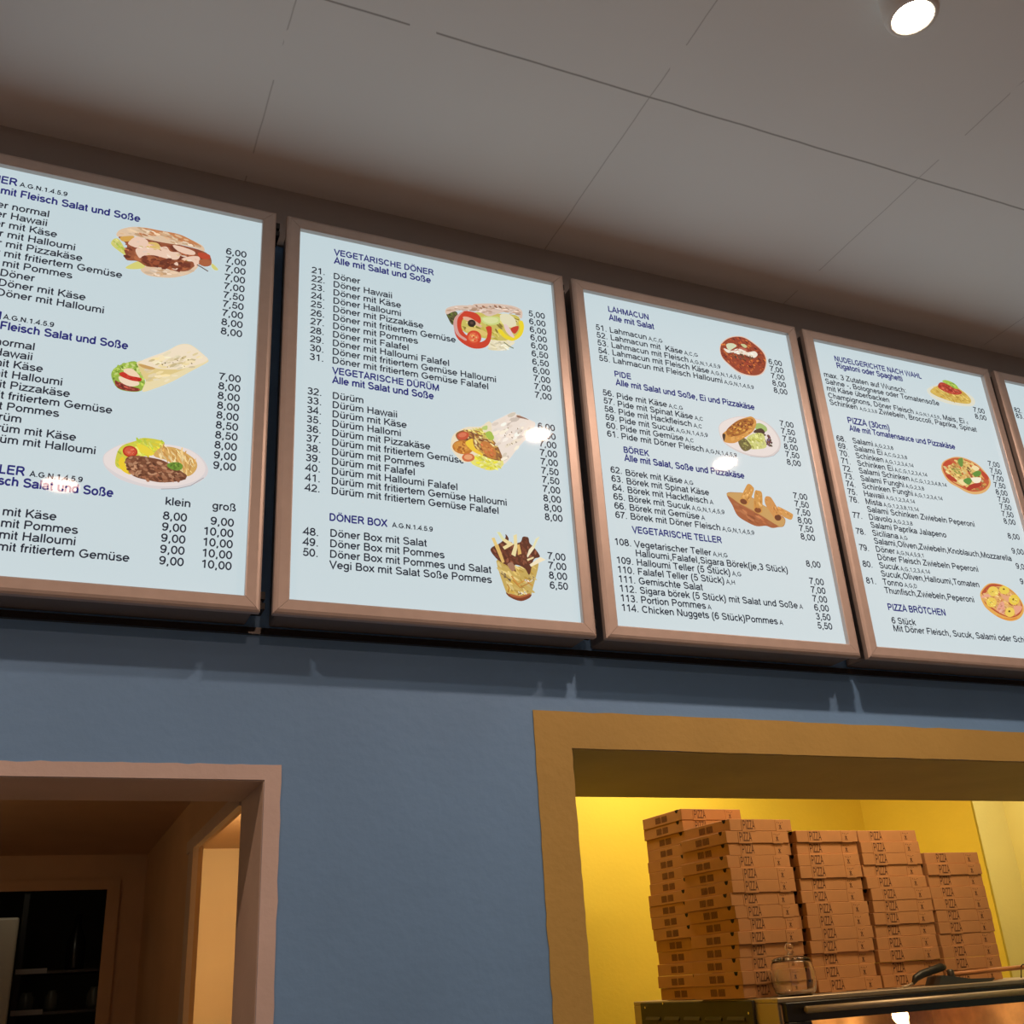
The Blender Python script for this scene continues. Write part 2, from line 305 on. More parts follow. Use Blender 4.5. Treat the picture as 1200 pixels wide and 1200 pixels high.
GL = {
 'A': [[(45, 0), (333, 700), (622, 0)], [(150, 235), (517, 235)]],
 'B': [stem(120), [(120, 671), (370, 671)] + arc(380, 522, 150, 149, 90, -90) + [(120, 373)], [(120, 373), (390, 373)] + arc(400, 209, 170, 164, 90, -90) + [(120, 45)]],
 'C': [arc(370, 358, 285, 313, 38, 322, 14)], 'D': [stem(120), [(120, 671), (300, 671)] + arc(310, 358, 290, 313, 90, -90, 12) + [(120, 45)]],
 'E': [stem(125), [(125, 671), (610, 671)], [(125, 372), (575, 372)], [(125, 45), (620, 45)]], 'F': [stem(125), [(125, 671), (570, 671)], [(125, 355), (510, 355)]],
 'G': [arc(385, 358, 295, 313, 42, 328, 14), [(665, 110), (665, 330), (400, 330)]], 'H': [stem(125), stem(597), [(125, 375), (597, 375)]], 'I': [stem(139)],
 'J': [[(345, 716)] + arc(195, 200, 150, 155, 0, -175)], 'K': [stem(120), [(605, 716), (130, 250)], [(285, 410), (635, 0)]], 'L': [stem(120), [(120, 45), (520, 45)]],
 'M': [stem(118), [(118, 716), (416, 40), (715, 716)], stem(715)], 'N': [stem(120), [(120, 716), (602, 0)], stem(602)], 'O': [oval(389, 358, 300, 313)],
 'P': [stem(120), [(120, 671), (390, 671)] + arc(395, 500, 170, 171, 90, -90) + [(120, 329)]], 'Q': [oval(389, 358, 300, 313), [(450, 190), (705, -20)]],
 'R': [stem(120), [(120, 671), (410, 671)] + arc(420, 515, 165, 156, 90, -90) + [(120, 359)], [(330, 359), (470, 280), (650, 0)]],
 'S': [arc(330, 520, 220, 151, 12, 270, 10) + arc(335, 205, 240, 160, 90, -165, 10)], 'T': [[(305, 0), (305, 671)], [(20, 671), (591, 671)]],
 'U': [[(118, 716)] + arc(360, 260, 242, 215, 180, 360, 10) + [(602, 716)]], 'V': [[(42, 716), (333, 15), (625, 716)]], 'W': [[(38, 716), (230, 15), (472, 700), (714, 15), (906, 716)]],
 'X': [[(45, 0), (615, 716)], [(50, 716), (622, 0)]], 'Y': [[(38, 716), (333, 320), (628, 716)], [(333, 320), (333, 0)]], 'Z': [[(60, 671), (530, 671), (50, 45), (580, 45)]],
 'a': [arc(265, 350, 185, 124, 165, 0) + [(450, 110), (490, 0)], [(450, 300), (250, 262)] + arc(225, 150, 155, 110, 95, 285) + [(400, 90), (450, 170)]],
 'b': [stem(108), oval(292, 258, 188, 218)], 'c': [arc(280, 258, 195, 216, 42, 318, 12)], 'd': [stem(448), oval(264, 258, 188, 218)],
 'e': [[(80, 262), (475, 262)] + arc(278, 258, 200, 216, 3, 320, 14)], 'f': [[(285, 668), (200, 668), (132, 620), (130, 0)], [(15, 474), (260, 474)]],
 'g': [oval(264, 268, 188, 206), [(448, 519)] + arc(265, -30, 183, 140, 0, -160)], 'h': [stem(108), [(108, 300)] + arc(278, 320, 170, 155, 180, 0) + [(448, 0)]],
 'i': [stem(111, 0, 519), stem(111, 616, 716)], 'j': [[(120, 519), (120, -90), (70, -165), (-10, -165)], stem(120, 616, 716)], 'k': [stem(100), [(445, 519), (110, 190)], [(225, 310), (475, 0)]],
 'l': [stem(111)], 'm': [stem(105, 0, 519), [(105, 320)] + arc(262, 340, 157, 135, 180, 0) + [(419, 0)], [(419, 320)] + arc(576, 340, 157, 135, 180, 0) + [(733, 0)]],
 'n': [stem(105, 0, 519), [(105, 300)] + arc(278, 320, 170, 155, 180, 0) + [(448, 0)]], 'o': [oval(278, 258, 200, 216)], 'p': [stem(108, -210, 519), oval(292, 258, 188, 218)],
 'q': [stem(448, -210, 519), oval(264, 258, 188, 218)], 'r': [stem(105, 0, 519), [(105, 300), (150, 430), (220, 474), (325, 462)]],
 's': [arc(245, 372, 165, 102, 18, 270) + arc(250, 152, 185, 110, 90, -165)], 't': [[(132, 665), (132, 110), (170, 45), (262, 45)], [(15, 474), (255, 474)]],
 'u': [[(105, 519)] + arc(275, 190, 170, 148, 180, 345) + [(445, 220)], stem(445, 0, 519)], 'v': [[(32, 519), (250, 15), (468, 519)]], 'w': [[(28, 519), (200, 15), (361, 500), (522, 15), (694, 519)]],
 'x': [[(35, 0), (455, 519)], [(40, 519), (465, 0)]], 'y': [[(32, 519), (255, 10)], [(468, 519), (225, -110), (160, -168), (60, -162)]], 'z': [[(45, 474), (415, 474), (45, 45), (460, 45)]],
 'ß': [[(105, 0), (105, 540)] + arc(270, 535, 165, 138, 180, -20) + [(345, 385), (470, 265), (510, 160), (440, 62), (340, 42), (250, 70)]],
 '0': [oval(278, 358, 200, 313)], '1': [stem(335), [(335, 690), (250, 600), (115, 545)]], '2': [arc(275, 490, 195, 181, 165, -30) + [(300, 260), (75, 45), (510, 45)]],
 '3': [arc(265, 528, 180, 143, 160, -85) + arc(265, 212, 205, 168, 85, -160)], '4': [[(400, 0), (400, 690), (45, 205), (530, 205)]], '5': [[(480, 671), (170, 671), (112, 345)] + arc(270, 242, 210, 195, 140, -158)],
 '6': [oval(285, 232, 198, 188), [(90, 250), (95, 420), (165, 595), (290, 671), (400, 650), (468, 565)]], '7': [[(45, 671), (495, 671), (330, 440), (225, 190), (200, 0)]],
 '8': [oval(278, 535, 165, 136), oval(278, 212, 205, 168)], '9': [oval(270, 485, 195, 186), [(466, 460), (455, 290), (385, 115), (270, 45), (155, 62), (85, 145)]],
 '.': [stem(139, 0, 100)], ',': [[(139, 100), (139, 5), (95, -120)]], ':': [stem(139, 0, 100), stem(139, 419, 519)], '-': [[(35, 260), (300, 260)]], ' ': [],
 '(': [[(270, 716), (150, 540), (108, 255), (150, -30), (270, -210)]], ')': [[(63, 716), (183, 540), (225, 255), (183, -30), (63, -210)]],
}
for u, b0, dx in (('Ö', 'O', 389), ('Ü', 'U', 360), ('ä', 'a', 270), ('ö', 'o', 278), ('ü', 'u', 275)):
    lo, hi = (780, 880) if u in 'ÖÜ' else (616, 716)
    GL[u] = GL[b0] + [stem(dx - 105, lo, hi), stem(dx + 105, lo, hi)]
def ribbon(pts, hw):
    """left and right outline of a stroke with mitred joins"""
    P = [Vector(p) for p in pts]; n = len(P); closed = (P[0] - P[-1]).length < 1; out = []
    for i in range(n):
        a = P[i - 1] if i else (P[-2] if closed else None)
        b = P[i + 1] if i < n - 1 else (P[1] if closed else None)
        d0 = (P[i] - a).normalized() if a is not None else None; d1 = (b - P[i]).normalized() if b is not None else None
        if d0 is None: d0 = d1
        if d1 is None: d1 = d0
        t = d0 + d1
        t = d1 if t.length < 0.2 else t.normalized()
        nn = Vector((-t.y, t.x)); k = hw / max(0.45, abs(nn.dot(Vector((-d0.y, d0.x)))))
        out.append((P[i] + nn * k, P[i] - nn * k))
    return out
def add_text(bm, s, x, z, width, cap, y, weight=95, place=None):
    """lettering on a plane: x, z start of the baseline, width over the whole line, cap height"""
    kx = width / sum(ADV[c] for c in s); kz = cap / 716.0; pen = 0.0
    f = place or (lambda u, w: (u, y, w))
    for c in s:
        for st in GL[c]:
            rb = ribbon(st, weight / 2)
            vv = [[bm.verts.new(f(x + (pen + q.x) * kx, z + q.y * kz)) for q in pr] for pr in rb]
            for (a0, a1), (b0, b1) in zip(vv, vv[1:]): bm.faces.new([a0, a1, b1, b0])
        pen += ADV[c]

# ------------------------------------------------------------------ menu light boxes
# board, block, kind, text, x, baseline z, width, em   (0.1 mm from the lower left corner of the frame)
MENU = [
[2,0,"h","VEGETARISCHE DÖNER",1040,8223,2274,194],
[2,0,"h","Alle mit Salat und Soße",1042,7994,2194,210],
[2,0,"n","21.",560,7638,304,219],
[2,0,"n","22.",560,7422,304,219],
[2,0,"n","23.",560,7207,304,219],
[2,0,"n","24.",560,6991,304,219],
[2,0,"n","25.",560,6776,304,219],
[2,0,"n","26.",560,6560,304,219],
[2,0,"n","27.",560,6345,304,219],
[2,0,"n","28.",560,6129,304,219],
[2,0,"n","29.",560,5914,304,219],
[2,0,"n","30.",560,5698,304,219],
[2,0,"n","31.",560,5483,304,219],
[2,0,"i","Döner",1029,7591,595,219],
[2,0,"i","Döner Hawaii",1029,7381,1312,219],
[2,0,"i","Döner mit Käse",1029,7171,1506,219],
[2,0,"i","Döner Halloumi",1029,6961,1506,219],
[2,0,"i","Döner mit Pizzakäse",1029,6751,2004,219],
[2,0,"i","Döner mit fritiertem Gemüse",1029,6540,2745,219],
[2,0,"i","Döner mit Pommes",1029,6330,1870,219],
[2,0,"i","Döner mit Falafel",1029,6120,1664,219],
[2,0,"i","Döner mit Halloumi Falafel",1029,5910,2575,219],
[2,0,"i","Döner mit fritiertem Gemüse Halloumi",1029,5700,3656,219],
[2,0,"i","Döner mit fritiertem Gemüse Falafel",1029,5489,3462,219],
[2,0,"p","5,00",5584,7642,425,219],
[2,0,"p","6,00",5584,7426,425,219],
[2,0,"p","6,00",5584,7210,425,219],
[2,0,"p","6,00",5584,6994,425,219],
[2,0,"p","6,00",5584,6778,425,219],
[2,0,"p","6,50",5584,6563,425,219],
[2,0,"p","6,50",5584,6347,425,219],
[2,0,"p","6,00",5584,6131,425,219],
[2,0,"p","7,00",5584,5915,425,219],
[2,0,"p","7,00",5584,5699,425,219],
[2,0,"p","7,00",5584,5483,425,219],
[2,1,"h","VEGETARISCHE DÜRÜM",1036,5245,2311,195],
[2,1,"h","Alle mit Salat und Soße",1039,5018,2179,209],
[2,1,"n","32.",533,4674,304,219],
[2,1,"n","33.",533,4460,304,219],
[2,1,"n","34.",533,4246,304,219],
[2,1,"n","35.",533,4032,304,219],
[2,1,"n","36.",533,3818,304,219],
[2,1,"n","37.",533,3604,304,219],
[2,1,"n","38.",533,3390,304,219],
[2,1,"n","39.",533,3176,304,219],
[2,1,"n","40.",533,2962,304,219],
[2,1,"n","41.",533,2748,304,219],
[2,1,"n","42.",533,2534,304,219],
[2,1,"i","Dürüm",1042,4655,656,219],
[2,1,"i","Dürüm Hawaii",1042,4443,1372,219],
[2,1,"i","Dürüm mit Käse",1042,4230,1567,219],
[2,1,"i","Dürüm Hallomi",1042,4018,1445,219],
[2,1,"i","Dürüm mit Pizzakäse",1042,3806,2065,219],
[2,1,"i","Dürüm mit fritiertem Gemüse",1042,3594,2805,219],
[2,1,"i","Dürüm mit Pommes",1042,3382,1931,219],
[2,1,"i","Dürüm mit Falafel",1042,3170,1725,219],
[2,1,"i","Dürüm mit Halloumi Falafel",1042,2958,2635,219],
[2,1,"i","Dürüm mit fritiertem Gemüse Halloumi",1042,2746,3716,219],
[2,1,"i","Dürüm mit fritiertem Gemüse Falafel",1042,2534,3522,219],
[2,1,"p","6,00",5598,4702,425,219],
[2,1,"p","7,00",5598,4485,425,219],
[2,1,"p","7,00",5598,4268,425,219],
[2,1,"p","7,00",5598,4050,425,219],
[2,1,"p","7,00",5598,3833,425,219],
[2,1,"p","7,50",5598,3616,425,219],
[2,1,"p","7,50",5598,3399,425,219],
[2,1,"p","7,00",5598,3181,425,219],
[2,1,"p","8,00",5598,2964,425,219],
[2,1,"p","8,00",5598,2747,425,219],
[2,1,"p","8,00",5598,2529,425,219],
[2,2,"h","DÖNER BOX",1013,1969,1157,193],
[2,2,"s","A.G.N.1.4.5.9",2266,1976,842,139],
[2,2,"n","48.",521,1619,304,219],
[2,2,"n","49.",521,1407,304,219],
[2,2,"n","50.",521,1195,304,219],
[2,2,"i","Döner Box mit Salat",1029,1639,1944,219],
[2,2,"i","Döner Box mit Pommes",1029,1425,2308,219],
[2,2,"i","Döner Box mit Pommes und Salat",1029,1211,3292,219],
[2,2,"i","Vegi Box mit Salat Soße Pommes",1029,997,3292,219],
[2,2,"p","7,00",5589,1646,425,219],
[2,2,"p","7,00",5589,1432,425,219],
[2,2,"p","8,00",5589,1217,425,219],
[2,2,"p","6,50",5589,1002,425,219],
[1,0,"h","Alle mit Fleisch Salat und Soße",888,8029,2957,213],
[1,0,"h","DÖNER",803,8280,769,213],
[1,0,"s","A.G.N.1.4.5.9",1612,8288,856,141],
[1,0,"i","Döner normal",884,7699,1324,219],
[1,0,"i","Döner Hawaii",884,7480,1312,219],
[1,0,"i","Döner mit Käse",884,7262,1506,219],
[1,0,"i","Döner mit Halloumi",884,7043,1858,219],
[1,0,"i","Döner mit Pizzakäse",884,6825,2004,219],
[1,0,"i","Döner mit fritiertem Gemüse",884,6607,2745,219],
[1,0,"i","Döner mit Pommes",884,6388,1870,219],
[1,0,"i","Döner",1527,6170,595,219],
[1,0,"i","Döner mit Käse",1527,5951,1506,219],
[1,0,"i","Döner mit Halloumi",1527,5733,1858,219],
[1,0,"p","6,00",5537,7675,425,219],
[1,0,"p","7,00",5537,7459,425,219],
[1,0,"p","7,00",5537,7243,425,219],
[1,0,"p","7,00",5537,7027,425,219],
[1,0,"p","7,00",5537,6811,425,219],
[1,0,"p","7,50",5537,6595,425,219],
[1,0,"p","7,50",5537,6379,425,219],
[1,0,"p","7,00",5537,6163,425,219],
[1,0,"p","8,00",5537,5947,425,219],
[1,0,"p","8,00",5537,5731,425,219],
[1,1,"h","Alle mit Fleisch Salat und Soße",914,5029,2957,213],
[1,1,"s","A.G.N.1.4.5.9",1705,5251,854,141],
[1,1,"h","DÜRÜM",887,5230,792,213],
[1,1,"i","Dürüm normal",915,4693,1384,219],
[1,1,"i","Dürüm Hawaii",915,4477,1372,219],
[1,1,"i","Dürüm mit Käse",915,4261,1567,219],
[1,1,"i","Dürüm mit Halloumi",915,4046,1919,219],
[1,1,"i","Dürüm mit Pizzakäse",915,3830,2065,219],
[1,1,"i","Dürüm mit fritiertem Gemüse",915,3615,2805,219],
[1,1,"i","Dürüm mit Pommes",915,3399,1931,219],
[1,1,"i","Dürüm",1605,3184,656,219],
[1,1,"i","Dürüm mit Käse",1605,2968,1567,219],
[1,1,"i","Dürüm mit Halloumi",1605,2752,1919,219],
[1,1,"p","7,00",5558,4689,425,219],
[1,1,"p","8,00",5558,4475,425,219],
[1,1,"p","8,00",5558,4261,425,219],
[1,1,"p","8,00",5558,4047,425,219],
[1,1,"p","8,00",5558,3833,425,219],
[1,1,"p","8,50",5558,3619,425,219],
[1,1,"p","8,50",5558,3405,425,219],
[1,1,"p","8,00",5558,3191,425,219],
[1,1,"p","9,00",5558,2977,425,219],
[1,1,"p","9,00",5558,2763,425,219],
[1,2,"h","TELLER",1629,2171,804,213],
[1,2,"s","A.G.N.1.4.5.9",2507,2177,855,141],
[1,2,"h","Alle mit Fleisch Salat und Soße",930,1958,2957,213],
[1,2,"i","Teller mit Käse",1564,1401,1457,219],
[1,2,"i","Teller mit Pommes",1564,1189,1822,219],
[1,2,"i","Teller mit Halloumi",1564,977,1809,219],
[1,2,"i","Teller mit fritiertem Gemüse",1564,765,2696,219],
[1,2,"i","klein",4765,1923,452,219],
[1,2,"i","groß",5590,1938,437,219],
[1,2,"p","8,00",4745,1634,425,219],
[1,2,"p","9,00",4745,1418,425,219],
[1,2,"p","9,00",4745,1203,425,219],
[1,2,"p","9,00",4745,988,425,219],
[1,2,"p","9,00",4745,772,425,219],
[1,2,"p","9,00",5575,1629,425,219],
[1,2,"p","10,00",5454,1416,547,219],
[1,2,"p","10,00",5454,1203,547,219],
[1,2,"p","10,00",5454,990,547,219],
[1,2,"p","10,00",5454,778,547,219],
[3,0,"h","LAHMACUN",963,8235,1134,202],
[3,0,"h","Alle mit Salat",964,7989,1245,213],
[3,0,"n","51.",569,7635,305,219],
[3,0,"n","52.",569,7421,305,219],
[3,0,"n","53.",569,7208,305,219],
[3,0,"n","54.",569,6994,305,219],
[3,0,"n","55.",569,6781,305,219],
[3,0,"i","Lahmacun",940,7636,1024,219],
[3,0,"i","A,C,G",2005,7636,394,145],
[3,0,"i","Lahmacun mit  Käse",940,7426,2000,219],
[3,0,"i","A,C,G",2980,7426,394,145],
[3,0,"i","Lahmacun mit Fleisch",940,7215,2134,219],
[3,0,"i","A,G,N,1,4,5,9",3114,7215,877,145],
[3,0,"i","Lahmacun mit Fleisch Käse",940,7005,2695,219],
[3,0,"i","A,G,N,1,4,5,9",3675,7005,877,145],
[3,0,"i","Lahmacun mit Fleisch Halloumi",940,6794,3048,219],
[3,0,"i","A,G,N,1,4,5,9",4029,6794,877,145],
[3,0,"p","6,00",5504,7651,427,219],
[3,0,"p","7,00",5504,7440,427,219],
[3,0,"p","7,00",5504,7230,427,219],
[3,0,"p","8,00",5504,7019,427,219],
[3,0,"p","8,00",5504,6809,427,219],
[3,1,"h","PIDE",935,6421,454,194],
[3,1,"h","Alle mit Salat und Soße, Ei und Pizzakäse",947,6186,3869,207],
[3,1,"n","56.",566,5854,305,219],
[3,1,"n","57.",566,5640,305,219],
[3,1,"n","58.",566,5427,305,219],
[3,1,"n","59.",566,5213,305,219],
[3,1,"n","60.",566,5000,305,219],
[3,1,"n","61.",566,4786,305,219],
[3,1,"i","Pide mit Käse",926,5827,1353,219],
[3,1,"i","A,C,G",2319,5827,394,145],
[3,1,"i","Pide mit Spinat Käse",926,5616,2036,219],
[3,1,"i","A,C",3002,5616,241,145],
[3,1,"i","Pide mit Hackfleisch",926,5405,1975,219],
[3,1,"i","A,C",2941,5405,241,145],
[3,1,"i","Pide mit Sucuk",926,5194,1463,219],
[3,1,"i","A,G,N,1,4,5,9",2429,5194,877,145],
[3,1,"i","Pide mit Gemüse",926,4983,1683,219],
[3,1,"i","A,C",2649,4983,241,145],
[3,1,"i","Pide mit Döner Fleisch",926,4773,2207,219],
[3,1,"i","A,G,N,1,4,5,9",3173,4773,877,145],
[3,1,"p","7,00",5500,5861,427,219],
[3,1,"p","7,50",5500,5647,427,219],
[3,1,"p","7,50",5500,5433,427,219],
[3,1,"p","8,00",5500,5219,427,219],
[3,1,"p","7,50",5500,5005,427,219],
[3,1,"p","8,00",5500,4791,427,219],
[3,2,"h","BÖREK",947,4435,663,189],
[3,2,"h","Alle mit Salat, Soße und Pizzakäse",948,4222,3220,207],
[3,2,"n","62.",554,3880,305,219],
[3,2,"n","63.",554,3661,305,219],
[3,2,"n","64.",554,3442,305,219],
[3,2,"n","65.",554,3224,305,219],
[3,2,"n","66.",554,3005,305,219],
[3,2,"n","67.",554,2786,305,219],
[3,2,"i","Börek mit Käse",928,3858,1488,219],
[3,2,"i","A,G",2456,3858,249,145],
[3,2,"i","Börek mit Spinat Käse",928,3645,2171,219],
[3,2,"i","Börek mit Hackfleisch",928,3431,2109,219],
[3,2,"i","A",3077,3431,97,145],
[3,2,"i","Börek mit Sucuk",928,3218,1597,219],
[3,2,"i","A,G,N,1,4,5,9",2565,3218,877,145],
[3,2,"i","Börek mit Gemüse",928,3004,1817,219],
[3,2,"i","A",2785,3004,97,145],
[3,2,"i","Börek mit Döner Fleisch",928,2791,2341,219],
[3,2,"i","A,G,N,1,4,5,9",3309,2791,877,145],
[3,2,"p","7,00",5501,3890,427,219],
[3,2,"p","7,50",5501,3677,427,219],
[3,2,"p","7,50",5501,3464,427,219],
[3,2,"p","8,00",5501,3251,427,219],
[3,2,"p","7,50",5501,3039,427,219],
[3,2,"p","8,00",5501,2826,427,219],
[3,3,"h","VEGETARISCHE TELLER",940,2478,2312,194],
[3,3,"n","108.",458,2142,427,219],
[3,3,"n","109.",458,1717,427,219],
[3,3,"n","110.",458,1504,427,219],
[3,3,"n","111.",458,1291,427,219],
[3,3,"n","112.",458,1078,427,219],
[3,3,"n","113.",458,865,427,219],
[3,3,"n","114.",458,652,427,219],
[3,3,"i","Vegetarischer Teller",951,2141,1963,219],
[3,3,"i","A,H,G",2954,2141,394,145],
[3,3,"i","Halloumi,Falafel,Sigara Börek(je,3 Stück)",951,1928,4011,219],
[3,3,"i","Halloumi Teller (5 Stück)",951,1715,2402,219],
[3,3,"i","A,G",3393,1715,249,145],
[3,3,"i","Falafel Teller (5 Stück)",951,1502,2207,219],
[3,3,"i","A,H",3198,1502,241,145],
[3,3,"i","Gemischte Salat",951,1289,1610,219],
[3,3,"i","Sigara börek (5 Stück) mit Salat und Soße",951,1076,4109,219],
[3,3,"i","A",5100,1076,97,145],
[3,3,"i","Portion Pommes",951,864,1622,219],
[3,3,"i","A",2613,864,97,145],
[3,3,"i","Chicken Nuggets (6 Stück)Pommes",951,651,3475,219],
[3,3,"i","A",4466,651,97,145],
[3,3,"p","8,00",5511,2144,427,219],
[3,3,"p","7,00",5511,1713,427,219],
[3,3,"p","7,00",5511,1498,427,219],
[3,3,"p","7,00",5511,1283,427,219],
[3,3,"p","6,00",5511,1068,427,219],
[3,3,"p","3,50",5511,853,427,219],
[3,3,"p","5,50",5511,638,427,219],
[4,0,"h","NUDELGERICHTE NACH WAHL",959,8168,2980,201],
[4,0,"h","Rigatoni oder Spaghetti",978,7954,2240,214],
[4,0,"i","max. 3 Zutaten auf Wunsch:",483,7596,2764,221],
[4,0,"i","Sahne -, Bolognese oder Tomatensoße",483,7388,3869,221],
[4,0,"i","mit Käse überbacken",483,7180,2076,221],
[4,0,"i","Champignons, Döner Fleisch",483,6965,2849,221],
[4,0,"i","A,G,N,1,4,5,9",3393,6965,830,137],
[4,0,"i",", Mais, Ei",4224,6965,909,221],
[4,0,"i","c",5194,6965,69,137],
[4,0,"i","Schinken",483,6763,909,221],
[4,0,"i","A,G,2,3,8",1453,6763,579,137],
[4,0,"i","Zwiebeln, Broccoli, Paprika, Spinat",2093,6763,3414,221],
[4,0,"p","7,00",5588,7416,430,221],
[4,0,"p","8,00",5588,7204,430,221],
[4,1,"h","PIZZA (30cm)",951,6303,1386,223],
[4,1,"h","Alle mit Tomatensauce und Pizzakäse",960,6075,3561,210],
[4,1,"n","68.",463,5715,307,221],
[4,1,"n","69.",463,5503,307,221],
[4,1,"n","70.",463,5290,307,221],
[4,1,"n","71.",463,5077,307,221],
[4,1,"n","72.",463,4864,307,221],
[4,1,"n","73.",463,4651,307,221],
[4,1,"n","74.",463,4438,307,221],
[4,1,"n","75.",463,4225,307,221],
[4,1,"n","76.",463,4012,307,221],
[4,1,"n","77.",463,3587,307,221],
[4,1,"n","78.",463,3161,307,221],
[4,1,"n","79.",463,2735,307,221],
[4,1,"n","80.",463,2309,307,221],
[4,1,"n","81.",463,1884,307,221],
[4,1,"i","Salami",969,5723,675,221],
[4,1,"i","A,G,2,3,8",1685,5723,616,146],
[4,1,"i","Salami Ei",969,5510,933,221],
[4,1,"i","A,C,G,2,3,8",1943,5510,762,146],
[4,1,"i","Schinken",969,5298,909,221],
[4,1,"i","A,G,1,2,3,4,14",1919,5298,941,146],
[4,1,"i","Schinken Ei",969,5085,1167,221],
[4,1,"i","A,C,G,1,2,3,4,14",2176,5085,1086,146],
[4,1,"i","Salami Schinken",969,4872,1646,221],
[4,1,"i","A,C,G,1,2,3,4,8,14",2655,4872,1208,146],
[4,1,"i","Salami Funghi",969,4660,1412,221],
[4,1,"i","A,G,2,3,8",2422,4660,616,146],
[4,1,"i","Schinken Funghi",969,4447,1646,221],
[4,1,"i","A,G,1,2,3,4,14",2656,4447,941,146],
[4,1,"i","Hawaii",969,4235,663,221],
[4,1,"i","A,G,1,2,3,4,14",1673,4235,941,146],
[4,1,"i","Mista",969,4022,528,221],
[4,1,"i","A,G,1,2,3,8,13,14",1538,4022,1143,146],
[4,1,"i","Salami Schinken Zwiebeln Peperoni",969,3809,3537,221],
[4,1,"i","Diavolo",969,3597,737,221],
[4,1,"i","A,G,2,3,8",1746,3597,616,146],
[4,1,"i","Salami Paprika Jalapeno",969,3384,2444,221],
[4,1,"i","Siciliana",969,3171,823,221],
[4,1,"i","A,G",1832,3171,251,146],
[4,1,"i","Salami,Oliven,Zwiebeln,Knoblauch,Mozzarella",969,2959,4544,221],
[4,1,"i","Döner",969,2746,602,221],
[4,1,"i","A,G,N,4,5,9,1",1611,2746,884,146],
[4,1,"i","Döner Fleisch Zwiebeln Peperoni",969,2534,3255,221],
[4,1,"i","Sucuk",969,2321,614,221],
[4,1,"i","A,G,1,2,3,4,14",1624,2321,941,146],
[4,1,"i","Sucuk,Oliven,Halloumi,Tomaten",969,2108,3156,221],
[4,1,"i","Tonno",969,1896,627,221],
[4,1,"i","A,G,D",1636,1896,397,146],
[4,1,"i","Thunfisch,Zwiebeln,Peperoni",969,1683,2849,221],
[4,1,"p","7,00",5594,5738,430,221],
[4,1,"p","7,50",5594,5525,430,221],
[4,1,"p","7,00",5594,5313,430,221],
[4,1,"p","7,50",5594,5100,430,221],
[4,1,"p","8,00",5594,4887,430,221],
[4,1,"p","7,50",5594,4674,430,221],
[4,1,"p","7,50",5594,4461,430,221],
[4,1,"p","7,50",5594,4249,430,221],
[4,1,"p","8,00",5594,4036,430,221],
[4,1,"p","8,00",5594,3610,430,221],
[4,1,"p","9,00",5594,3185,430,221],
[4,1,"p","9,00",5594,2759,430,221],
[4,1,"p","9,00",5594,2333,430,221],
[4,2,"h","PIZZA BRÖTCHEN",954,1255,1807,207],
[4,2,"i","6 Stück",985,929,737,221],
[4,2,"i","Mit Döner Fleisch, Sucuk, Salami oder Schinken",985,736,4728,221],
[5,0,"n","82.",475,7693,306,219],
[5,0,"n","83.",475,7501,306,219]]
